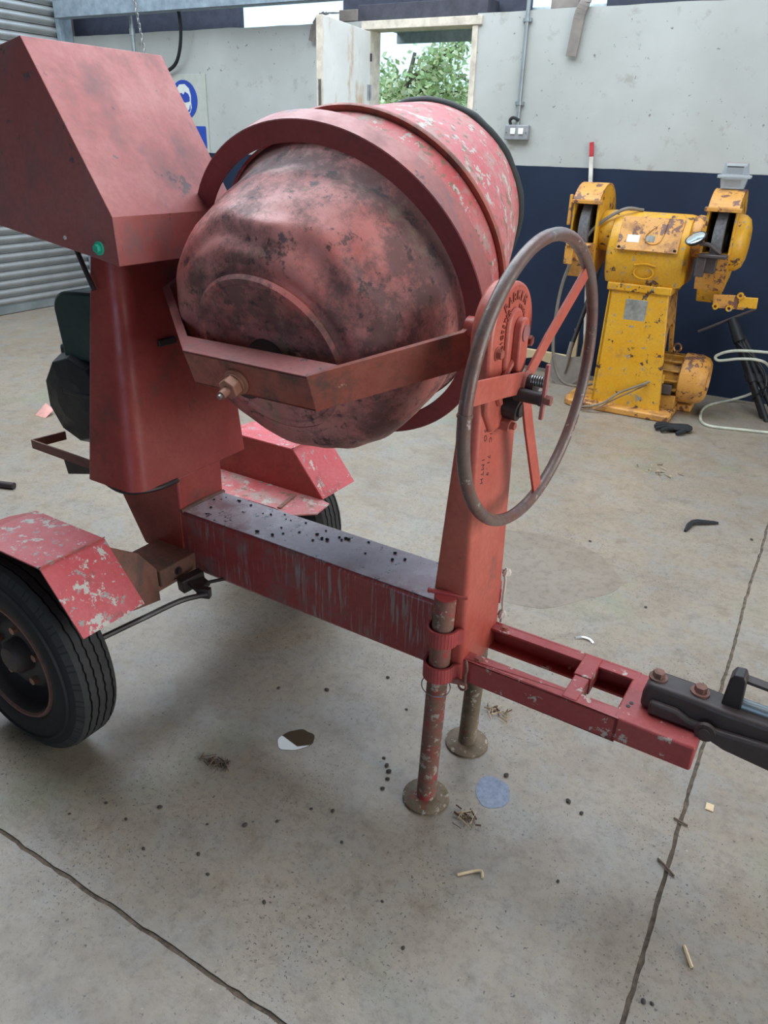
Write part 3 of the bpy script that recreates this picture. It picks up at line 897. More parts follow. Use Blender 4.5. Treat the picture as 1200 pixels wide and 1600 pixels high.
# yoke: flat bar frame carrying the drum
YO = Vector((-0.47, 0.0, 1.128))
YA = Vector((0, cos(EL), sin(EL)))
YN_ = Vector((0, -sin(EL), cos(EL)))
def yk(x, A, h):
    return Vector((x, YO.y, YO.z)) + YA * A + YN_ * h
hT, hB = 0.050, -0.035
def yplate(pts_out, pts_in, h0, h1):
    m = MB()
    poly = pts_out + list(reversed(pts_in))
    m.rings([[yk(p[0], p[1], h0) for p in poly], [yk(p[0], p[1], h1) for p in poly]])
    return m
yo = obj('yoke', yplate([(-0.612, -0.245), (-0.276, -0.244)], [(-0.612, -0.239), (-0.276, -0.238)], hB, hT), 'red_paint_rusty', MX, 0.001, label='angular bar yoke under the drum')
obj('yoke_flange', yplate([(-0.612, -0.245), (-0.276, -0.244)], [(-0.650, -0.193), (-0.238, -0.189)], hT - 0.006, hT + 0.0005), 'red_paint_faded', yo, 0.001)
obj('yoke_flange', yplate([(-0.612, -0.245), (-0.276, -0.244)], [(-0.640, -0.203), (-0.248, -0.199)], hB, hB + 0.006), 'red_paint_rusty', yo, 0.001)
obj('yoke_arm', yplate([(-0.276, -0.244), (-0.048, -0.012), (-0.040, 0.05)], [(-0.284, -0.236), (-0.058, -0.007), (-0.052, 0.05)], hB, hT), 'red_paint_rusty', yo, 0.001)
obj('yoke_arm', yplate([(-0.612, -0.245), (-0.884, -0.026), (-0.888, 0.12)], [(-0.600, -0.230), (-0.868, -0.014), (-0.872, 0.12)], hB, hT), 'red_paint_faded', yo, 0.001)  # paler paint on this arm stands in for light on its top edge
obj('trunnion', MB().cyl(yk(-0.93, 0.07, 0.01), yk(-0.872, 0.07, 0.01), 0.028, 20), 'dark_grease', yo)
obj('trunnion', MB().cyl((-0.056, 0.004, 1.175), (0.01, 0.004, 1.175), 0.022, 20), 'red_paint', yo)
obj('stay_bar', MB().bar(yk(-0.875, 0.03, 0.045), yk(-0.79, 0.075, 0.045), YN_, 0.03, 0.006), 'red_paint_rusty', yo)
bx, bh = -0.474, 0.0
st = obj('axle_stud', MB().cyl(yk(bx, -0.20, bh), yk(bx, -0.300, bh), 0.0095, 14), 'bolt_rust', yo)
obj('washer', MB().cyl(yk(bx, -0.2455, bh), yk(bx, -0.252, bh), 0.030, 28), 'bolt_rust', st)
obj('washer', MB().cyl(yk(bx, -0.252, bh), yk(bx, -0.257, bh), 0.024, 28), 'bolt_rust', st)
obj('nut', MB().cyl(yk(bx, -0.257, bh), yk(bx, -0.280, bh), 0.024, 6), 'bolt_rust', st, 0.002)
obj('stud_tip', MB().cyl(yk(bx, -0.300, bh), yk(bx, -0.308, bh), 0.0055, 10), 'bare_steel', st)

# prop stands with foot plates
def jack(y, near):
    pts = [(-0.016, y, 0.012), (-0.002, y, 0.612 if near else 0.56)]
    j = obj('prop_leg', MB().cyl(pts[0], pts[1], 0.0245, 24), 'rusty_pipe' if near else 'rusty_pipe_brown', MX, label='near prop leg, rusty red pipe' if near else 'far prop leg, brown pipe')
    obj('foot_plate', MB().lathe([(0, 0.060), (0.006, 0.060), (0.009, 0.054), (0.012, 0.03)], (-0.016, y, 0.0), (0, 0, 1), 28), 'rusty_pipe_brown', j)
    if near:
        obj('pipe_cap', MB().cyl((-0.002, y, 0.612), (-0.002, y, 0.6135), 0.0235, 20), 'red_paint_drawbar', j)
        obj('handle_bar', MB().bar((-0.046, y - 0.004, 0.618), (0.040, y + 0.026, 0.612), (0, 0, 1), 0.008, 0.012), 'red_paint_drawbar', j, 0.002)
    s = 1 if y > 0 else -1
    for z in (0.417, 0.515):
        xx = -0.016 + 0.014 * z / 0.6
        ring = [(xx + 0.034 * cos(a), y + 0.034 * sin(a) * 1.0) for a in [radians(s * (-8) + s * 196 * k / 16) if s > 0 else radians(8 - 196 * k / 16) for k in range(17)]]
        m = MB()
        rs = []
        path = [(0.040, s * 0.100)] + ring + [(-0.046, s * 0.100)]
        for (px_, py_) in path:
            rs.append((px_, py_))
        for a_, b_ in zip(rs[:-1], rs[1:]):
            m.bar((a_[0], a_[1], z), (b_[0], b_[1], z), (0, 0, 1), 0.040, 0.006)
        obj('clamp_band', m, 'red_paint_drawbar', j)
    if near:
        obj('wire_loop', MB().tube([(-0.006 + 0.036 * cos(t), y - 0.010 + 0.022 * sin(t), 0.372 + 0.014 * sin(t)) for t in [2 * pi * k / 28 for k in range(28)]], 0.0013, 6, True), 'bare_steel', j)
        obj('locking_pin', MB().cyl((0.015, y + 0.0, 0.394), (0.060, y + 0.012, 0.394), 0.007, 12).tube([(0.052 + 0.010 * cos(t), y + 0.010, 0.385 + 0.012 * sin(t)) for t in [2 * pi * k / 14 for k in range(14)]], 0.003, 6, True), 'red_paint_rusty', j)
        obj('chain', MB().tube(spline([(0.056, y + 0.010, 0.458), (0.062, y + 0.004, 0.44), (0.058, y + 0.008, 0.42), (0.06, y + 0.006, 0.40)], 6), 0.0035, 6), 'dirty_plate', j)
jack(-0.117, True)
jack(0.117, False)

# cord hanging on the far side of the column
cd = obj('cord', MB().tube(spline([(0.040, 0.104, 0.592), (0.046, 0.108, 0.56), (0.046, 0.107, 0.50), (0.050, 0.105, 0.470), (0.047, 0.106, 0.44)], 5), 0.0035, 8), 'rope_white', MX)
for z in (0.582, 0.462):
    obj('knot', MB().lathe([(-0.012, 0.003), (-0.006, 0.010), (0.004, 0.0095), (0.012, 0.004)], (0.047, 0.106, z), (0.2, 0, 1), 10, disp=lambda s, r, t: (0.003 * sin(3 * t), 0)), 'rope_white', cd)

# drawbar
db = obj('drawbar_end', MB().box(0.388, 0.554, -0.091, 0.091, 0.386, 0.447), 'red_paint_drawbar', MX, 0.005)
for s in (-1, 1):
    m = MB()
    ya, yb_ = s * 0.091, s * 0.057
    yo_ = s * 0.085
    m.box(-0.02, 0.40, min(ya, yo_), max(ya, yo_), 0.386, 0.447)
    m.box(-0.02, 0.40, min(ya, yb_), max(ya, yb_), 0.441, 0.447)
    m.box(-0.02, 0.40, min(ya, yb_), max(ya, yb_), 0.386, 0.392)
    rl = obj('drawbar_rail', m, 'red_paint_drawbar', MX, 0.001)
    obj('rail_bolt', hexbolt((0.072, s * 0.074, 0.447), (0, 0, 1), 0.008, 0.006), 'red_paint_rusty', rl)
cr = obj('cross_piece', MB().box(0.272, 0.312, 0.0, 0.088, 0.405, 0.4500).box(0.276, 0.309, -0.088, -0.003, 0.4055, 0.4495), 'red_paint_drawbar', MX, 0.002)
obj('bolt_hole', MB().cyl((0.406, -0.040, 0.4465), (0.406, -0.040, 0.4480), 0.0045, 12), 'black_plastic', db)
obj('bolt_hole', MB().cyl((0.409, -0.026, 0.4465), (0.409, -0.026, 0.4480), 0.0045, 12), 'black_plastic', db)

# cast coupling head
cpp = [(0.425, 0.449), (0.425, 0.485), (0.432, 0.513), (0.535, 0.513), (0.585, 0.510), (0.70, 0.512), (0.83, 0.505), (0.865, 0.48), (0.87, 0.43), (0.845, 0.405), (0.70, 0.425), (0.60, 0.432), (0.548, 0.449)]
cp = obj('coupling_head', MB().prism(cpp, 'y', -0.030, 0.034), 'coupling_iron', MX, 0.010, seg=3, label='dark cast tow coupling')
obj('coupling_side', MB().prism([(0.445, 0.450), (0.445, 0.482), (0.50, 0.482), (0.525, 0.470), (0.56, 0.468), (0.68, 0.478), (0.80, 0.480), (0.86, 0.45), (0.83, 0.41), (0.70, 0.420), (0.60, 0.430), (0.54, 0.450)], 'y', -0.046, -0.028), 'coupling_iron', cp, 0.006)
obj('coupling_boss', MB().cyl((0.560, -0.044, 0.462), (0.560, -0.054, 0.462), 0.020, 20).cyl((0.560, -0.054, 0.462), (0.560, -0.058, 0.462), 0.011, 16), 'coupling_iron', cp)
for x in (0.446, 0.530):
    b = obj('coupling_bolt', hexbolt((x, 0.002, 0.513), (0, 0, 1), 0.0125, 0.016), 'dirty_plate', cp)
    obj('bolt_washer', MB().cyl((x, 0.002, 0.5125), (x, 0.002, 0.517), 0.019, 20), 'dirty_plate', b)
obj('lever_post', MB().prism([(0.572, 0.50), (0.576, 0.572), (0.582, 0.585), (0.600, 0.587), (0.606, 0.575), (0.610, 0.50)], 'y', -0.006, 0.030), 'dark_grease', cp, 0.003)
obj('lever_bar', MB().bar((0.592, 0.022, 0.568), (0.83, 0.018, 0.560), (0, 1, 0), 0.024, 0.007).bar((0.83, 0.018, 0.560), (0.845, 0.018, 0.50), (0, 1, 0), 0.024, 0.007), 'coupling_iron', cp, 0.001)
obj('spring_tube', MB().cyl((0.60, 0.012, 0.512), (0.82, 0.010, 0.512), 0.014, 16), 'galvanised', cp)

# axle, mudguards and road wheels
ax = obj('axle', MB().box(-1.05, -0.99, -0.44, 0.44, 0.25, 0.31).cyl((-1.02, -0.55, 0.28), (-1.02, 0.55, 0.28), 0.02, 14), 'dirty_plate', MX, 0.004)
obj('axle_bracket', MB().box(-0.965, -0.815, -0.212, -0.080, 0.395, 0.446), 'dirty_plate', MX, 0.004)
obj('bracket_bolt', hexbolt((-0.815, -0.15, 0.42), (1, 0, 0), 0.009, 0.008), 'dark_grease', MX)
obj('axle_bracket', MB().box(-0.965, -0.815, 0.080, 0.30, 0.395, 0.446), 'dirty_plate', MX, 0.004)
def fender(s):
    pr = [(-0.697, 0.472), (-0.815, 0.617), (-1.076, 0.617), (-1.215, 0.560), (-1.33, 0.45)]
    yi, yo2 = s * 0.369, s * 0.547
    m = MB()
    for a, b in zip(pr[:-1], pr[1:]):
        m.add([(a[0], yi, a[1]), (b[0], yi, b[1]), (b[0], yo2, b[1]), (a[0], yo2, a[1])], [(0, 1, 2, 3)])
    f = obj('mudguard', m, 'red_paint_fender', MX, solid=0.004, smooth=False, label=('near' if s < 0 else 'far') + ' mudguard with flaking pink-red paint')
    side = [(-0.697, 0.472), (-0.815, 0.617), (-1.076, 0.617), (-1.215, 0.560), (-1.33, 0.45)]
    obj('inner_panel', MB().add([(p[0], yi, p[1]) for p in side], [tuple(range(len(side)))]), 'red_paint', f, solid=0.004, smooth=False)
    obj('edge_rib', MB().bar((-0.815, yi, 0.6205), (-0.815, yo2, 0.6205), (1, 0, 0.6), 0.012, 0.003), 'red_paint_rusty', f)
    if s > 0:
        poly = [(-0.653, 0.278), (-0.664, 0.360), (-0.70, 0.369), (-1.15, 0.369), (-1.15, 0.22), (-0.79, 0.235), (-0.714, 0.222)]
        obj('step_plate', MB().prism(poly, 'z', 0.466, 0.471), 'red_paint_scoured', f, 0.001, label='pale dirty step plate beside the far mudguard')
        obj('step_seam', MB().bar((-0.791, 0.345, 0.473), (-0.770, 0.238, 0.473), (1, 0, 0), 0.012, 0.005), 'dirty_plate', f)
    else:
        obj('step_plate', MB().prism([(-0.76, -0.372), (-0.790, -0.330), (-0.83, -0.215), (-0.97, -0.205), (-1.02, -0.372)], 'z', 0.448, 0.453).add(
            [(-0.800, -0.372, 0.60), (-0.800, -0.290, 0.545), (-0.800, -0.236, 0.470), (-0.800, -0.236, 0.374), (-0.780, -0.30, 0.398), (-0.735, -0.372, 0.44)], [(0, 1, 2, 3, 4, 5)]), 'dirty_plate', f, smooth=False, solid=0.003)
fender(-1)
fender(1)
def road_wheel(s):
    yc = s * 0.495
    o = (-1.02, yc, 0.28)
    ax_ = (0, s, 0)      # +s = outer side
    hw = 0.060
    R_ = 0.28
    tr = [(-hw, R_ - 0.026), (-hw + 0.012, R_ - 0.006)]
    for g in (-0.033, -0.011, 0.011, 0.033):
        tr += [(g - 0.0028, R_ - 0.0015 + 0.001), (g - 0.0022, R_ - 0.009), (g + 0.0022, R_ - 0.009), (g + 0.0028, R_ - 0.0005)]
    tr += [(hw - 0.012, R_ - 0.006), (hw - 0.002, R_ - 0.026)]
    def wig(sx, r, t):
        return 0.0, 0.0014 * (1 if int(t / (2 * pi) * 128) % 2 else -1) if abs(sx) < 0.04 else 0.0
    w = obj('road_wheel', MB().lathe([(hw - 0.012, R_ - 0.006), (hw, R_ - 0.03), (hw + 0.010, R_ - 0.075), (hw + 0.006, 0.180), (hw - 0.006, 0.160), (hw - 0.02, 0.155), (-hw + 0.02, 0.155), (-hw + 0.004, 0.165), (-hw - 0.008, R_ - 0.075), (-hw, R_ - 0.03), (-hw + 0.012, R_ - 0.006)], o, ax_, 96, closed=True), 'rubber', MX, label='near wheel with worn black tyre' if s < 0 else 'far wheel with worn black tyre', angle=50)
    obj('tread', MB().lathe(tr + [(hw - 0.014, R_ - 0.012), (-hw + 0.014, R_ - 0.012)], o, ax_, 128, closed=True, disp=wig), 'tread_rubber', w, angle=20)
    obj('sidewall_ring', MB().lathe([(hw + 0.004, 0.235), (hw + 0.0095, 0.232), (hw + 0.0095, 0.228), (hw + 0.004, 0.225)], o, ax_, 72, closed=True), 'rubber', w)
    obj('wheel_disc', MB().lathe([(0.050, 0.172), (0.062, 0.168), (0.064, 0.162), (0.056, 0.156), (0.030, 0.152), (-0.020, 0.143), (-0.028, 0.128), (-0.010, 0.120), (0.016, 0.104), (0.026, 0.092), (0.028, 0.060), (0.02, 0.045), (0.02, 0.0), (-0.045, 0.0), (-0.052, 0.168)], o, ax_, 64, closed=True), 'wheel_rim_paint', w, angle=60)
    obj('rim_lip', MB().lathe([(0.060, 0.171), (0.066, 0.167), (0.066, 0.162), (0.060, 0.158)], o, ax_, 64, closed=True), 'dirty_plate', w)
    obj('hub_cap', MB().lathe([(0.02, 0.050), (0.050, 0.046), (0.062, 0.034), (0.064, 0.0)], o, ax_, 28), 'coupling_iron', w)
    for k in range(5):
        a = 2 * pi * k / 5 + 0.3
        p = Vector(o) + Vector((cos(a) * 0.078, s * 0.024, sin(a) * 0.078))
        obj('wheel_nut', MB().cyl(p, p + Vector((0, s * 0.016, 0)), 0.011, 6), 'bolt_rust', w)
road_wheel(-1)
road_wheel(1)

# brake linkage under the beam
bl = obj('brake_lever', MB().bar((-0.80, -0.13, 0.405), (-0.735, -0.135, 0.385), (0, 1, 0), 0.05, 0.014).bar((-0.735, -0.16, 0.385), (-0.700, -0.145, 0.385), (0, 0, 1), 0.030, 0.020).bar((-0.79, -0.17, 0.388), (-0.775, -0.10, 0.395), (0, 0, 1), 0.040, 0.030), 'dark_grease', MX, 0.003)
obj('brake_rod', MB().tube(spline([(-0.705, -0.150, 0.383), (-0.735, -0.22, 0.388), (-0.76, -0.32, 0.382), (-0.80, -0.46, 0.368)], 6), 0.0075, 8), 'dark_grease', bl)
obj('brake_rod', MB().cyl((-0.74, -0.12, 0.392), (-0.66, -0.02, 0.40), 0.005, 8), 'dark_grease', bl)

# ------------------------------------------------------------------ pedestal grinder
GX, GY = -0.38, 3.55
GR = thing('pedestal_grinder', 'yellow pedestal bench grinder with two wheels by the back wall', 'grinder', (GX, GY, 0))
obj('base_plate', MB().prism(rrect(-0.37, 0.31, -0.25, 0.28, (0.07, 0.03, 0.05, 0.05), 5), 'z', 0.0, 0.045).box(0.25, 0.39, 0.06, 0.20, 0.0, 0.045), 'orange_worn_paint', GR, 0.010)
pd = MB()
def tri(z):   # front outline of the pedestal at height z
    t = (z - 0.04) / 0.71
    return -0.205 + 0.008 * t, 0.232 - 0.075 * t, -0.172 + 0.022 * t, 0.16 - 0.01 * t
def pring(z, fx=None):
    a, b, c_, d = tri(z)
    return a, b, c_, d
a0, b0, c0, d0 = tri(0.04)
a1, b1, c1, d1 = tri(0.75)
pd.rings([[(a0, c0, 0.04), (b0, c0, 0.04), (b0, c0 + 0.03, 0.04), (a0, c0 + 0.03, 0.04)], [(a1, c1, 0.75), (b1, c1, 0.75), (b1, c1 + 0.03, 0.75), (a1, c1 + 0.03, 0.75)]])
ped = obj('pedestal', pd, 'yellow_paint', GR, 0.006)
obj('side_wall', MB().rings([[(a0, c0, 0.04), (a0 + 0.02, c0, 0.04), (a0 + 0.02, d0, 0.04), (a0, d0, 0.04)], [(a1, c1, 0.75), (a1 + 0.02, c1, 0.75), (a1 + 0.02, d1, 0.75), (a1, d1, 0.75)]]), 'yellow_paint', ped)
arch = [(-0.165, 0.04), (-0.135, 0.04), (-0.125, 0.40), (-0.09, 0.50), (-0.02, 0.545), (0.06, 0.55), (0.10, 0.52), (0.11, 0.04), (0.155, 0.04), (0.148, 0.75), (-0.145, 0.75)]
m = MB()
m.rings([[(tri(p[1])[1] - 0.022, p[0], p[1]) for p in arch], [(tri(p[1])[1] - 0.001, p[0], p[1]) for p in arch]])
obj('arched_side', m, 'orange_worn_paint', ped)
obj('back_wall', MB().rings([[(a0, d0 - 0.02, 0.04), (a0 + 0.2, d0 - 0.02, 0.04), (a0 + 0.2, d0, 0.04), (a0, d0, 0.04)], [(a1, d1 - 0.02, 0.75), (b1, d1 - 0.02, 0.75), (b1, d1, 0.75), (a1, d1, 0.75)]]), 'orange_worn_paint', ped)
obj('name_plate', MB().box(-0.085, 0.045, c1 + 0.0005 - 0.006, c1 + 0.002, 0.575, 0.70), 'grey_patch', ped, 0.002, label='grey worn patch where a plate was')
obj('ledge', MB().box(a1 - 0.014, b1 + 0.014, c1 - 0.014, d1 + 0.014, 0.742, 0.79), 'yellow_paint', GR, 0.008)
hpf = [(-0.145, 0.785), (-0.172, 0.83), (-0.195, 0.92), (-0.202, 0.985), (-0.175, 1.08), (-0.125, 1.155), (-0.05, 1.185), (0.04, 1.185), (0.12, 1.155), (0.19, 1.05), (0.20, 0.93), (0.16, 0.785)]
def hring(x, k):
    cy_, cz_ = 0.0, 0.985
    return [(x, cy_ + (p[0] - cy_) * k, cz_ + (p[1] - cz_) * k) for p in hpf]
hdg = obj('motor_head', MB().rings([hring(-0.245, 0.86), hring(-0.232, 0.97), hring(-0.20, 1.0), hring(0.175, 1.0), hring(0.205, 0.97), hring(0.222, 0.86)]), 'yellow_paint', GR, angle=40)
cvn = Vector((0, -0.182, 0.090)).normalized()
obj('top_cover', MB().obox((-0.006, -0.172, 1.075), (0.176, 0, 0), Vector((0, 0.045, 0.091)), Vector((0, -0.006, 0.003))), 'orange_worn_paint', hdg, 0.004, label='rust-streaked inspection cover')
for x in (-0.165, 0.153):
    obj('cover_screw', MB().cyl((x, -0.2155, 1.003), (x, -0.2215, 1.000), 0.009, 10), 'dark_grease', hdg)
obj('paper_tag', MB().obox((-0.095, -0.192, 1.05), (0.035, 0, 0), Vector((0, 0.009, 0.019)), Vector((0, -0.0012, 0.0006))), 'white_plastic', hdg)
obj('paper_tag', MB().obox((0.0, -0.190, 1.055), (0.026, 0, 0), Vector((0, 0.008, 0.016)), Vector((0, -0.0012, 0.0006))), 'grey_patch', hdg)
obj('thin_wire', MB().tube(spline([(0.08, -0.135, 1.168), (0.07, -0.18, 1.08), (0.05, -0.2, 1.035), (0.0, -0.205, 1.03), (-0.03, -0.19, 1.07), (0.03, -0.15, 1.13), (0.07, -0.13, 1.165)], 7), 0.004, 6), 'orange_worn_paint', hdg)
obj('cast_oval', MB().tube([(-0.005 + 0.056 * cos(t), -0.186, 0.862 + 0.034 * sin(t)) for t in [2 * pi * k / 36 for k in range(36)]], 0.004, 6, True), 'yellow_paint', hdg, label='raised cast oval')
obj('cast_bar', MB().tube(spline([(-0.065, -0.196, 0.905), (0.0, -0.197, 0.915), (0.06, -0.196, 0.905)], 5), 0.005, 6), 'yellow_paint', hdg)

def guard(x0, x1, outer_cap):
    cy_, cz_ = -0.03, 1.085
    outline = []
    for a in [140 - 5 * k for k in range(0, 47)]:        # over the top and down the back (degrees, 180 = front)
        t = radians(a)
        outline.append((cy_ + 0.235 * cos(t), cz_ + 0.245 * sin(t)))
    outline += [(-0.13, 0.80), (-0.185, 0.90), (-0.195, 1.005)]
    top_lip = outline[0]
    m = MB()
    for xa, xb in ((x0, x0 + 0.012), (x1 - 0.012, x1)):
        m.prism(outline, 'x', xa, xb)
    gd = obj('wheel_guard', m, 'yellow_paint', GR, 0.003)
    m = MB()
    for p, q in zip(outline[:-1], outline[1:]):
        d = Vector((0, q[0] - p[0], q[1] - p[1]))
        nrm = Vector((0, -d.z, d.y)).normalized() * 0.005
        A, B = Vector((0, p[0], p[1])), Vector((0, q[0], q[1]))
        vs_ = []
        for X_ in (x0, x1):
            vs_ += [Vector((X_, A.y, A.z)) - nrm, Vector((X_, B.y, B.z)) - nrm, Vector((X_, B.y, B.z)) + nrm, Vector((X_, A.y, A.z)) + nrm]
        m.add(vs_, [(0, 1, 2, 3), (7, 6, 5, 4), (0, 4, 5, 1), (2, 6, 7, 3), (1, 5, 6, 2), (0, 3, 7, 4)])
    obj('guard_rim', m, 'orange_worn_paint', gd)
    obj('spark_lip', MB().box(x0 - 0.016, x1 + 0.016, top_lip[0] - 0.022, top_lip[0] + 0.004, top_lip[1] - 0.02, top_lip[1] + 0.002), 'orange_worn_paint', gd, 0.003)
    xm = (x0 + x1) / 2
    wl = obj('grinding_wheel', MB().lathe([(-0.028, 0.02), (-0.028, 0.188), (-0.024, 0.192), (0.024, 0.192), (0.028, 0.188), (0.028, 0.02)], (xm, cy_, cz_ - 0.01), (1, 0, 0), 56), 'abrasive', GR, label='grey abrasive grinding wheel')
    obj('wheel_flange', MB().cyl((xm - 0.04, cy_, cz_ - 0.01), (xm + 0.04, cy_, cz_ - 0.01), 0.07, 28), 'dark_grease', wl)
    return gd
g1 = guard(-0.475, -0.315, False)
g2 = guard(0.285, 0.445, True)
obj('spindle_housing', MB().lathe([(0, 0.10), (0.02, 0.115), (0.08, 0.12), (0.10, 0.11)], (-0.33, -0.03, 1.07), (1, 0, 0), 32), 'yellow_paint', GR)
obj('spindle_housing', MB().lathe([(0, 0.11), (0.02, 0.12), (0.07, 0.115), (0.09, 0.10)], (0.21, -0.03, 1.07), (1, 0, 0), 32), 'orange_worn_paint', GR)
obj('end_cap', MB().lathe([(0, 0.155), (0.03, 0.150), (0.055, 0.130), (0.068, 0.09), (0.072, 0.0)], (0.445, -0.035, 1.055), (1, 0, 0), 40), 'yellow_paint', g2, label='bulging yellow end cap')
# tool rests
for x0_ in (-0.47, 0.29):
    rs_ = obj('tool_rest', MB().box(x0_, x0_ + 0.15, -0.275, -0.195, 0.985, 1.005).box(x0_ + 0.02, x0_ + 0.10, -0.235, -0.20, 0.90, 0.985), 'orange_worn_paint' if x0_ < 0 else 'coupling_iron', GR, 0.006)
    obj('rest_arm', MB().bar((x0_ + 0.02, -0.245, 0.985), (x0_ + 0.02, -0.245, 0.88), (1, 0, 0), 0.05, 0.03), 'coupling_iron' if x0_ > 0 else 'orange_worn_paint', rs_, 0.004)
obj('guard_link', MB().box(-0.492, -0.478, -0.235, -0.205, 1.10, 1.27), 'orange_worn_paint', g1, 0.004)
lp = obj('work_lamp', MB().lathe([(0.0, 0.020), (0.012, 0.048), (0.028, 0.058), (0.032, 0.058)], (0.272, -0.27, 1.062), (-0.35, -0.45, 0.82), 28), 'black_plastic', GR, label='round lamp over the right grinding wheel')
obj('lamp_glass', MB().lathe([(0.030, 0.055), (0.034, 0.045), (0.037, 0.0)], (0.272, -0.27, 1.062), (-0.35, -0.45, 0.82), 28), 'mirror_lamp', lp)
obj('lamp_arm', MB().tube(spline([(0.285, -0.262, 1.055), (0.33, -0.255, 1.055), (0.37, -0.25, 1.03), (0.40, -0.245, 1.01)], 5), 0.011, 8), 'coupling_iron', lp)
# chute below the right guard with bracket
obj('spark_chute', MB().prism([(-0.185, 0.905), (-0.13, 0.80), (-0.06, 0.715), (-0.045, 0.735), (0.06, 0.85), (0.02, 1.0), (-0.16, 1.0)], 'x', 0.300, 0.43), 'yellow_paint', g2, 0.006)
br = obj('hinged_bracket', MB().obox((0.49, -0.14, 0.745), Vector((0.085, 0, 0.004)), Vector((0, 0.012, 0.0)), Vector((-0.004, 0, 0.038))), 'orange_worn_paint', GR, 0.004)
obj('bracket_plate', MB().obox((0.59, -0.15, 0.752), Vector((0.05, 0, 0.002)), Vector((0, 0.006, 0)), Vector((-0.002, 0, 0.030))), 'yellow_paint', br, 0.003)
for (x, z) in ((0.425, 0.715), (0.545, 0.788), (0.50, 0.712)):
    obj('bracket_eye', MB().lathe([(-0.007, 0.009), (-0.007, 0.018), (0.007, 0.018), (0.007, 0.009)], (x, -0.158, z), (0, 1, 0), 18, closed=True), 'yellow_paint', br)
# electric motor lying at the foot
mt = obj('motor_body', MB().cyl((0.10, 0.05, 0.225), (0.30, 0.05, 0.225), 0.118, 32), 'grinder_motor_paint', GR)
for k in range(14):
    a = 2 * pi * k / 14
    e = Vector((0, cos(a), sin(a)))
    f = Vector((0, -sin(a), cos(a)))
    obj('cooling_fin', MB().obox(Vector((0.20, 0.05, 0.225)) + e * 0.128, Vector((0.095, 0, 0)), e * 0.016, f * 0.006), 'grinder_motor_paint', mt, 0.002)
obj('fan_cowl', MB().lathe([(0.0, 0.135), (0.01, 0.156), (0.10, 0.156), (0.145, 0.140), (0.165, 0.115), (0.150, 0.105), (0.150, 0.0)], (0.292, 0.05, 0.225), (1, 0, 0), 40), 'orange_worn_paint', mt, label='yellow rounded motor end cowl', angle=50)
obj('motor_foot', MB().box(0.16, 0.30, -0.09, 0.16, 0.045, 0.13), 'grinder_motor_paint', mt, 0.004)
obj('terminal_box', MB().box(0.15, 0.27, -0.105, -0.05, 0.14, 0.20), 'coupling_iron', mt, 0.004)
obj('cable_gland', MB().cyl((0.20, -0.09, 0.205), (0.20, -0.09, 0.26), 0.016, 12), 'yellow_paint', mt)
obj('eye_bolt', MB().tube([(0.235 + 0.022 * cos(t), 0.05, 0.405 + 0.024 * sin(t)) for t in [2 * pi * k / 20 for k in range(20)]], 0.007, 8, True).cyl((0.235, 0.05, 0.35), (0.235, 0.05, 0.385), 0.009, 10), 'orange_worn_paint', mt)
obj('supply_wire', MB().tube(spline([(0.19, -0.10, 0.24), (0.10, -0.20, 0.20), (-0.02, -0.21, 0.13), (-0.10, -0.27, 0.065), (-0.20, -0.30, 0.03), (-0.30, -0.29, 0.02)], 7), 0.007, 8), 'grey_cable', mt)
obj('supply_wire', MB().tube(spline([(0.185, -0.10, 0.225), (0.08, -0.205, 0.17), (-0.04, -0.23, 0.09), (-0.13, -0.30, 0.03), (-0.22, -0.32, 0.015)], 7), 0.005, 8), 'twig_brown', mt)
# grey flex looping down on the left of the grinder
obj('flex', MB().tube(spline([(-0.10, -0.02, 1.195), (-0.20, -0.12, 1.195), (-0.36, -0.17, 1.06), (-0.475, -0.18, 0.80), (-0.505, -0.17, 0.50), (-0.49, -0.15, 0.27), (-0.43, -0.13, 0.13), (-0.33, -0.10, 0.095), (-0.22, -0.05, 0.12)], 8), 0.010, 8), 'grey_cable', GR)

# clear plastic blister boxes on the right guard
for k, (z, lab) in enumerate(((1.335, 'lower of two clear plastic boxes on the grinder'), (1.405, 'upper clear plastic box with pinkish top on the grinder'))):
    x0_, x1_, y0_, y1_ = -0.085, 0.058, 3.46, 3.58
    b = thing('plastic_box', lab, 'box', ((x0_ + x1_) / 2, (y0_ + y1_) / 2, z), 0.05, 'clear boxes on the grinder')
    def bring(h, s):
        return [(x, y, h) for x, y in rrect(-0.07 * s, 0.07 * s, -0.058 * s, 0.058 * s, (0.012,) * 4, 3)]
    if k == 0:
        obj('tray', MB().rings([bring(0.0, 0.86), bring(0.052, 1.0), bring(0.055, 1.24), bring(0.060, 1.24), bring(0.0605, 0.98), bring(0.004, 0.84)]), 'clear_plastic', b)
        obj('card_insert', MB().box(-0.045, 0.040, -0.050, -0.046, 0.012, 0.046), 'engine_black', b)
    else:
        obj('lid', MB().rings([bring(-0.008, 1.24), bring(0.0, 1.22), bring(0.002, 1.0), bring(0.060, 0.84), bring(0.062, 0.80)]), 'clear_plastic', b)
        obj('card_insert', MB().box(-0.045, 0.040, -0.052, -0.048, 0.008, 0.045), 'engine_black', b)
        obj('top_sticker', MB().box(-0.045, 0.05, -0.035, 0.03, 0.0622, 0.0632), 'pink_card', b)

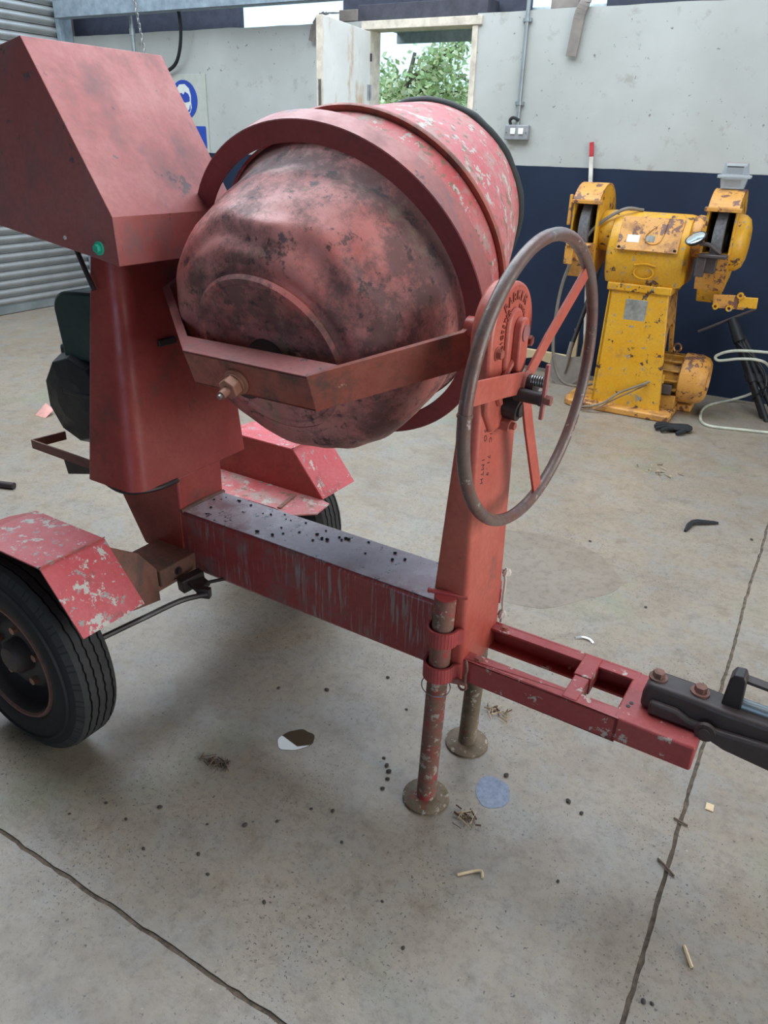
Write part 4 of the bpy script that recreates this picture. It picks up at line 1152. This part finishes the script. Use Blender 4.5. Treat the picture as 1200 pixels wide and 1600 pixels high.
# shovel, offcuts of pale board and the marked stake behind the grinder
SV = thing('shovel', 'steel shovel standing against the navy wall left of the grinder', 'shovel', (-0.88, 3.74, 0))
bw_ = [(-0.05, 0.0), (-0.105, 0.05), (-0.125, 0.12), (-0.118, 0.205), (0.0, 0.195), (0.118, 0.215), (0.125, 0.13), (0.10, 0.05), (0.04, 0.0)]
rsb = []
for k in range(2):
    rsb.append([(p[0], 0.20 * p[1] + 0.25 * p[0] ** 2 * 6 - (0.003 if k else 0), p[1]) for p in bw_])
obj('blade', MB().rings(rsb), 'shovel_steel', SV)
obj('socket', MB().tube([(0.0, 0.010, 0.10), (0.004, 0.035, 0.20), (0.010, 0.06, 0.30)], [0.010, 0.018, 0.017], 12), 'shovel_steel', SV)
obj('shaft', MB().tube([(0.008, 0.05, 0.26), (0.05, 0.20, 0.60), (0.10, 0.315, 1.05)], 0.017, 12), 'black_plastic', SV)
obj('grip', MB().bar((0.05, 0.325, 1.09), (0.17, 0.325, 1.09), (0, 0, 1), 0.03, 0.03).bar((0.10, 0.315, 1.04), (0.11, 0.325, 1.09), (1, 0, 0), 0.05, 0.02), 'black_plastic', SV, 0.006)
tag(obj('board_offcut', MB().rings([[(-0.93, 3.93, 0.02), (-0.86, 3.93, 0.02), (-0.875, 3.95, 0.345), (-0.905, 3.95, 0.362)], [(-0.93, 3.955, 0.02), (-0.86, 3.955, 0.02), (-0.875, 3.975, 0.345), (-0.905, 3.975, 0.362)]]), 'pale_wood', None, 0.002), 'pale upright board offcut behind the left of the shovel shaft', 'board', 'pale board offcuts')
tag(obj('board_offcut', MB().rings([[(-0.855, 3.965, 0.02), (-0.785, 3.965, 0.02), (-0.772, 3.985, 0.305), (-0.795, 3.985, 0.285), (-0.835, 3.985, 0.335)], [(-0.855, 3.99, 0.02), (-0.785, 3.99, 0.02), (-0.772, 4.01, 0.305), (-0.795, 4.01, 0.285), (-0.835, 4.01, 0.335)]]), 'pale_wood', None, 0.002), 'pale notched board offcut behind the right of the shovel shaft', 'board', 'pale board offcuts')
tag(obj('board_offcut', MB().rings([[(-1.60, 3.99, 0.16), (-1.12, 3.99, 0.155), (-0.94, 3.99, 0.15), (-1.03, 3.99, 0.065), (-1.20, 3.99, 0.10), (-1.60, 3.99, 0.0)], [(-1.60, 4.02, 0.16), (-1.12, 4.02, 0.155), (-0.94, 4.02, 0.15), (-1.03, 4.02, 0.065), (-1.20, 4.02, 0.10), (-1.60, 4.02, 0.0)]]), 'pale_wood', None, 0.002), 'pale long board offcut lying along the foot of the wall', 'board', 'pale board offcuts')
stk = thing('marker_stake', 'white speckled stake with red tip leaning on the wall', 'stake', (-0.80, 4.00, 0))
obj('pole', MB().bar((0.0, 0.0, 0.0), (-0.191, 0.085, 1.47), (1, 0, 0), 0.026, 0.016), 'pale_stick', stk, 0.002)
obj('tip', MB().bar((-0.191, 0.085, 1.47), (-0.2025, 0.09, 1.557), (1, 0, 0), 0.027, 0.017), 'red_tip', stk, 0.002, label='dark red tip')

# folded black tripod leaning in the corner on the right
tp_ = thing('folded_tripod', 'bundle of black folded tripod legs leaning beside the grinder motor', 'tripod', (0.46, 3.70, 0))
for k, (dx, dy, dx2) in enumerate(((0.0, 0.0, 0.0), (0.06, 0.03, 0.015), (0.13, 0.05, 0.03), (-0.03, 0.06, -0.01))):
    lg = obj('leg', MB().tube([(dx, dy, 0.0), (-0.31 + dx2, 0.27, 0.46)], [0.016, 0.019], 10), 'black_plastic', tp_)
    obj('leg_clamp', MB().cyl((dx * 0.5 - 0.14 + dx2 * 0.5, dy * 0.55 + 0.122, 0.205), (dx * 0.5 - 0.165 + dx2 * 0.5, dy * 0.55 + 0.144, 0.245), 0.025, 10), 'black_plastic', lg)
obj('collar', MB().tube([(-0.28, 0.25, 0.42), (-0.36, 0.31, 0.545)], [0.04, 0.03], 14), 'black_plastic', tp_)
obj('crank_bar', MB().cyl((-0.55, 0.30, 0.44), (-0.24, 0.33, 0.62), 0.009, 8), 'coupling_iron', tp_)
obj('cable_tie', MB().tube(spline([(-0.30, 0.23, 0.42), (-0.10, 0.10, 0.30), (-0.06, 0.06, 0.16), (-0.12, 0.1, 0.10), (-0.05, 0.02, 0.22)], 6), 0.006, 6), 'black_plastic', tp_)

# pale cable: comes in from the right, turns at the motor, coils on the floor
tag(obj('power_cable', MB().tube(spline([(0.95, 3.50, 0.46), (0.55, 3.50, 0.475), (0.22, 3.52, 0.455), (0.10, 3.54, 0.405), (0.115, 3.54, 0.375), (0.22, 3.52, 0.405), (0.32, 3.50, 0.42), (0.38, 3.60, 0.38), (0.40, 3.90, 0.25), (0.33, 4.03, 0.09), (0.20, 4.02, 0.012), (0.09, 3.82, 0.009), (0.075, 3.60, 0.009), (0.14, 3.39, 0.009), (0.34, 3.42, 0.009), (0.70, 3.52, 0.009)], 8), 0.0085, 8), 'pale_cable'), 'pale greenish power cable looping past the grinder motor to the floor', 'cable')

# black work glove on the floor
gv = MB()
gv.lathe([(-0.075, 0.01), (-0.06, 0.042), (0.0, 0.052), (0.05, 0.046), (0.07, 0.02)], (0, 0, 0.0), (1, 0, 0), 16)
gv.v = [(v[0], v[1], max(0.0, 0.022 + v[2] * 0.42 + 0.006 * mnoise.noise(Vector(v) * 30))) for v in gv.v]
for (a, L, y0_) in ((0.35, 0.09, 0.03), (0.1, 0.10, 0.012), (-0.15, 0.10, -0.01), (-0.4, 0.08, -0.03)):
    gv.tube(spline([(-0.045, y0_, 0.02), (-0.045 - cos(a) * L * 0.5, y0_ + sin(a) * L * 0.5, 0.024), (-0.045 - cos(a) * L, y0_ + sin(a) * L, 0.012)], 4), [0.014, 0.014, 0.014, 0.013, 0.013, 0.013, 0.013, 0.012, 0.010], 8)
gv.tube(spline([(0.02, -0.035, 0.018), (-0.005, -0.075, 0.02), (-0.035, -0.090, 0.012)], 4), [0.015, 0.015, 0.015, 0.014, 0.014, 0.014, 0.013, 0.012, 0.010], 8)
g = tag(obj('work_glove', gv, 'black_cloth'), 'crumpled black work glove on the floor in front of the grinder', 'glove')
g.location = (0.015, 3.20, 0.001)
g.rotation_euler = (0, 0, 0.35)

# ------------------------------------------------------------------ things on the back wall
sg = thing('safety_sign', 'blue round mask and goggles safety sign board on the back wall', 'sign', (-4.60, YW - 0.012, 1.40))
obj('board', MB().box(-0.32, 0.262, 0.0, 0.010, 0.0, 0.595), 'sign_board', sg, 0.001)
DZ0 = 0.404
obj('blue_disc', MB().cyl((0.015, 0.0, DZ0), (0.015, -0.003, DZ0), 0.150, 40), 'sign_blue', sg)
def sgn(poly, mt_, y):
    return MB().prism([(0.015 + p[0], DZ0 + p[1]) for p in poly], 'y', y - 0.001, y)
obj('pictogram_head', sgn([(-0.10, 0.02), (-0.085, 0.075), (-0.04, 0.115), (0.02, 0.118), (0.065, 0.085), (0.082, 0.03), (0.078, -0.02), (0.082, -0.06), (0.06, -0.10), (-0.05, -0.12), (-0.09, -0.06)], 0, -0.0035), 'sign_white', sg)
obj('pictogram_goggles', sgn([(-0.085, 0.045), (-0.02, 0.052), (0.0, 0.04), (0.02, 0.062), (0.055, 0.045), (0.068, 0.02), (0.066, -0.012), (0.02, -0.02), (-0.085, -0.01)], 0, -0.0050), 'sign_blue', sg)
obj('pictogram_mask', sgn([(0.03, -0.082), (0.055, -0.072), (0.066, -0.035), (0.07, -0.035), (0.07, -0.075), (0.05, -0.095), (-0.02, -0.10), (-0.02, -0.085)], 0, -0.0050), 'sign_blue', sg)
obj('blue_panel', MB().prism(rrect(-0.24, 0.238, 0.03, 0.205, (0.012,) * 4, 4), 'y', -0.004, 0.0), 'sign_blue', sg)

so = thing('wall_switch', 'grey double wall switch below the conduit', 'switch', (-1.532, YW - 0.001, 1.605))
obj('back_box', MB().box(-0.085, 0.085, -0.045, 0.0, -0.047, 0.047), 'socket_grey', so, 0.006)
for x in (-0.042, 0.016):
    obj('rocker', MB().box(x, x + 0.036, -0.052, -0.044, -0.012, 0.026), 'white_plastic', so, 0.003)
for x in (-0.07, 0.07):
    obj('screw', MB().cyl((x, -0.044, 0.0), (x, -0.048, 0.0), 0.004, 8), 'bare_steel', so)
obj('cable_stub', MB().tube(spline([(-0.05, -0.03, 0.047), (-0.055, -0.035, 0.075), (-0.03, -0.04, 0.09), (0.01, -0.035, 0.075)], 4), 0.011, 8), 'black_plastic', so)
cdt = thing('conduit', 'grey steel conduit running up the wall right of the doorway', 'conduit', (-1.538, YW - 0.018, 1.652))
obj('pipe', MB().cyl((0, 0, 0), (0, 0, 1.25), 0.0135, 12), 'galvanised', cdt)
for z in (0.12, 0.60):
    obj('saddle_clip', MB().box(-0.03, 0.03, -0.003, 0.018, z, z + 0.022).cyl((0, 0, z), (0, 0, z + 0.022), 0.018, 12), 'galvanised', cdt)
def strap(name, label, pts, w, mt_):
    m = MB()
    for p, q in zip(pts[:-1], pts[1:]):
        m.bar(p, q, (1, 0, 0), w, 0.008)
    return tag(obj(name, m, mt_), label, 'strap')
strap('hanging_strap', 'dark grey strap hanging over the wall top right of the conduit', spline([(-1.17, YW + 0.06, 2.37), (-1.16, YW - 0.01, 2.355), (-1.185, YW - 0.03, 2.28), (-1.20, YW - 0.025, 2.16), (-1.212, YW - 0.03, 2.05)], 4), 0.070, 'grey_wood')
strap('hanging_strap', 'grey curved strap hanging over the wall left of the open door', spline([(-3.06, YW + 0.06, 2.375), (-3.12, YW - 0.03, 2.36), (-3.20, YW - 0.04, 2.29), (-3.235, YW - 0.035, 2.19)], 4), 0.055, 'grey_wood')
tag(obj('timber_offcut', MB().box(-3.02, -2.86, YW + 0.01, YW + 0.12, 2.312, 2.385), 'grey_wood', None, 0.004), 'short timber block on the wall top left of the doorway', 'timber')
tag(obj('timber_offcut', MB().box(-1.40, -1.215, YW + 0.02, YW + 0.12, 2.322, 2.375), 'grey_wood', None, 0.004), 'weathered timber piece on the wall top above the grey strap', 'timber')
tag(obj('standing_pipe', MB().cyl((-5.05, 4.03, 1.20), (-5.05, 4.03, 2.62), 0.018, 12).cyl((-5.05, 4.03, 2.28), (-5.05, 4.03, 2.33), 0.024, 12), 'galvanised'), 'thin grey upright pipe above the hood near the shutter', 'pipe')
ch = thing('hanging_chain', 'thin steel chain hanging beside the upright pipe', 'chain', (-4.83, 3.86, 2.62))
link = None
for k in range(16):
    z = -0.035 * k
    if link is None:
        link = obj('link', MB().tube([(0.008 * cos(t), 0, -0.022 + 0.022 * sin(t)) for t in [2 * pi * q / 12 for q in range(12)]], 0.003, 5, True), 'bare_steel', ch)
        o = link
    else:
        o = share(link, parent=ch)
    o.location = (0.006 * k, 0, z)
    o.rotation_euler = (0, 0.15, (k % 2) * pi / 2)
tag(obj('hanging_cable', MB().tube(spline([(-4.42, 3.88, 2.62), (-4.45, 3.95, 2.50), (-4.47, 4.0, 2.33), (-4.53, 4.03, 2.16), (-4.64, 4.06, 2.05), (-4.85, 4.07, 1.98)], 7), 0.014, 8), 'black_cloth'), 'dark cable drooping down the wall above the hood', 'cable')
jg = tag(obj('blue_jug', MB().lathe([(0, 0.05), (0.01, 0.06), (0.12, 0.06), (0.15, 0.03), (0.17, 0.02), (0.18, 0.02)], (-4.72, 3.95, 2.562), (0, 0, 1), 20), 'blue_plastic'), 'blue plastic jug on the steel beam above the wall', 'jug')
tag(obj('red_can', MB().lathe([(0, 0.05), (0.003, 0.053), (0.14, 0.053), (0.145, 0.05), (0.145, 0.045), (0.14, 0.0)], (-5.48, 3.95, 2.562), (0, 0, 1), 20), 'red_tip'), 'dark red can on the steel beam beside the shutter', 'can')

# ------------------------------------------------------------------ floor: water, rubbish, stones
def blob(cx, cy, rx, ry, rot, seed, n=40, amp=0.18):
    out = []
    for k in range(n):
        t = 2 * pi * k / n
        r = 1 + amp * mnoise.noise(Vector((cos(t) * 1.5, sin(t) * 1.5, seed)))
        x, y = rx * r * cos(t), ry * r * sin(t)
        out.append((cx + x * cos(rot) - y * sin(rot), cy + x * sin(rot) + y * cos(rot)))
    return out
def flat(name, poly, z, mt_, label, cat):
    return tag(obj(name, MB().prism(poly, 'z', 0.0002, z), mt_, smooth=False), label, cat)
flat('puddle', blob(-0.425, -0.122, 0.040, 0.052, -0.6, 3.3), 0.0012, 'puddle_water', 'small brown puddle reflecting the sky under the chassis beam', 'puddle')
flat('puddle', blob(0.120, -0.012, 0.046, 0.052, 0.3, 8.1), 0.0010, 'wet_patch_sky_tint', 'wet patch with painted blue sky reflection beside the near prop foot', 'puddle')
flat('damp_patch', blob(-0.16, 1.17, 0.34, 0.28, 0.2, 5.5, 60, 0.25), 0.0006, 'damp_concrete', 'large dark damp patch on the floor behind the column', 'stain')

rk = random.Random(5)
def stone_mesh(seed, sx, sy, sz):
    r = random.Random(seed)
    m = MB()
    m.lathe([(-1, 0.25), (-0.6, 0.75), (0, 1.0), (0.6, 0.8), (1, 0.3)], (0, 0, 0), (0, 0, 1), 8, disp=lambda s, rr, t: (0.25 * mnoise.noise(Vector((cos(t) * 1.7, sin(t) * 1.7, s + seed))), 0))
    m.v = [(v[0] * sx, v[1] * sy, (v[2] + 1) * sz * 0.5) for v in m.v]
    return m
stones = [(-0.576, -0.491, 0.009), (-0.36, -0.425, 0.009), (-0.20, -0.278, 0.008), (-0.192, -0.565, 0.007), (-0.30, -0.375, 0.006), (-0.40, -0.545, 0.007), (-0.345, -0.575, 0.006),
          (-0.52, -0.60, 0.006), (-0.62, -0.56, 0.006), (-0.44, -0.47, 0.005), (-0.13, -0.345, 0.006), (-0.25, -0.30, 0.006), (0.03, -0.43, 0.005), (0.12, -0.50, 0.006),
          (-0.47, 0.10, 0.010), (-0.34, 0.25, 0.008), (-0.22, 0.15, 0.006), (-0.60, 0.03, 0.007), (0.35, -0.18, 0.006), (0.30, 0.06, 0.010), (0.34, 0.04, 0.008), (0.05, 0.42, 0.007),
          (-0.16, -0.075, 0.009), (-0.145, -0.09, 0.010), (-0.135, -0.115, 0.008), (-0.13, -0.15, 0.008), (-0.18, -0.055, 0.007), (-0.02, 0.21, 0.009), (0.13, 0.06, 0.010), (0.27, 1.10, 0.008), (-0.05, 1.5, 0.009), (0.55, 1.9, 0.010),
          (0.579, -0.354, 0.008), (0.595, -0.35, 0.006), (-0.70, -0.55, 0.006), (-0.75, -0.62, 0.005)]
protos = [obj('pebble', stone_mesh(s, 1, 0.75, 0.8), 'pebble_dark') for s in (1, 2, 3)]
for k, (x, y, s) in enumerate(stones):
    o = protos[k] if k < 3 else share(protos[k % 3])
    o.location = (x, y, 0.0)
    o.scale = (s * 0.8, s * 0.8, s * 0.8)
    o.rotation_euler = (0, 0, rk.uniform(0, 6))
    tag(o, 'small dark pebble of grit on the concrete floor', 'pebble', 'dark pebbles on the floor')

# dry crumbs on the chassis beam
cr0 = None
for k in range(34):
    if k < 20:
        x, y = rk.uniform(-0.83, -0.50), rk.uniform(-0.065, 0.065)
    elif k < 30:
        x, y = rk.gauss(-0.40, 0.04), rk.uniform(-0.02, 0.065)
    else:
        x, y = rk.uniform(-0.30, -0.08), rk.uniform(-0.05, 0.06)
    s = rk.uniform(0.0025, 0.0065)
    if cr0 is None:
        cr0 = obj('crumb', stone_mesh(9, 1, 0.8, 0.9), 'black_cloth')
        o = cr0
    else:
        o = share(cr0)
    ca, sa = cos(-0.0431), sin(-0.0431)
    o.location = (x * ca - y * sa, x * sa + y * ca, 0.5676)
    o.scale = (s, s, s)
    o.rotation_euler = (0, 0, rk.uniform(0, 6))
    tag(o, 'tiny black crumb lying on top of the chassis beam', 'crumb', 'black crumbs on the beam')

def twig(pts, r, mt_, label, cat='twig'):
    return tag(obj('twig' if cat == 'twig' else cat, MB().tube(spline(pts, 5), r, 6), mt_), label, cat)
twig([(0.145, -0.285, 0.004), (0.185, -0.250, 0.006), (0.198, -0.262, 0.004)], 0.0035, 'straw', 'bent pale straw on the floor below the prop legs')
twig([(0.535, 0.0, 0.004), (0.56, -0.018, 0.006), (0.578, -0.030, 0.004)], 0.0028, 'twig_brown', 'short dark twig lying across the floor joint')
twig([(0.545, 0.145, 0.004), (0.565, 0.140, 0.005), (0.580, 0.138, 0.004)], 0.0025, 'twig_brown', 'small light twig across the joint nearer the coupling')
twig([(0.628, -0.195, 0.004), (0.638, -0.215, 0.006), (0.650, -0.235, 0.004)], 0.0040, 'straw', 'dark seed husk with pale end right of the joint')
tag(obj('paper_scrap', MB().box(0.609, 0.628, 0.218, 0.243, 0.0003, 0.003), 'straw', None, 0.0005), 'small yellow paper scrap right of the floor joint', 'scrap')
tag(obj('metal_arc', MB().tube(spline([(0.105, 0.770, 0.003), (0.125, 0.785, 0.004), (0.150, 0.785, 0.004), (0.168, 0.772, 0.003)], 5), 0.0055, 6), 'aluminium'), 'curved bright metal scrap on the floor behind the drawbar', 'scrap')
tag(obj('tape_scrap', MB().tube(spline([(0.285, 1.82, 0.004), (0.30, 1.91, 0.012), (0.35, 1.95, 0.010), (0.40, 1.985, 0.005)], 5), [0.006, 0.009, 0.011, 0.012, 0.011, 0.012, 0.013, 0.014, 0.013, 0.012, 0.012, 0.011, 0.010, 0.010, 0.008, 0.006], 6), 'black_plastic'), 'black crumpled tape scrap on the far floor', 'scrap')
def leafpile(cx, cy, n, spread, label, mts, seed):
    r = random.Random(seed)
    t = thing('leaf_litter', label, 'litter', (cx, cy, 0))
    for mi, mt_ in enumerate(mts):
        m = MB()
        for k in range(n):
            x, y = r.gauss(0, spread), r.gauss(0, spread * 0.6)
            a = r.uniform(0, pi)
            L = r.uniform(0.006, 0.02)
            z = r.uniform(0.001, 0.009)
            m.bar((x - cos(a) * L, y - sin(a) * L, z), (x + cos(a) * L, y + sin(a) * L, z + r.uniform(0, 0.005)), (0, 0.3, 1), r.uniform(0.002, 0.006), 0.001)
        o = obj('fragments', m, mt_, t, smooth=False)
        o['kind'] = 'stuff'
leafpile(-0.555, -0.305, 16, 0.020, 'clump of dry leaf fragments in front of the near wheel', ('twig_brown', 'pebble_brown'), 1)
leafpile(0.095, -0.13, 14, 0.016, 'dry leaf fragments lying beside the near prop foot', ('twig_brown', 'straw'), 2)
leafpile(0.01, 0.28, 10, 0.022, 'pale dry leaf beside the far prop foot', ('straw', 'twig_brown'), 3)
leafpile(0.03, 2.45, 12, 0.05, 'straw crumbs on the floor beyond the handwheel', ('straw', 'pebble_brown'), 4)
tag(obj('steel_rod', MB().cyl((-2.52, 0.535, 0.016), (-3.05, 0.36, 0.016), 0.016, 12), 'dark_grease'), 'dark steel rod lying on the floor at the left edge', 'rod')
tag(obj('card_scrap', MB().rings([[(-3.33, 1.27, 0.001), (-3.24, 1.27, 0.001), (-3.25, 1.34, 0.03), (-3.34, 1.36, 0.05)], [(-3.33, 1.275, 0.001), (-3.24, 1.275, 0.001), (-3.25, 1.345, 0.03), (-3.34, 1.365, 0.05)]]), 'pink_card'), 'pinkish scrap of card on the floor beside the engine', 'scrap')
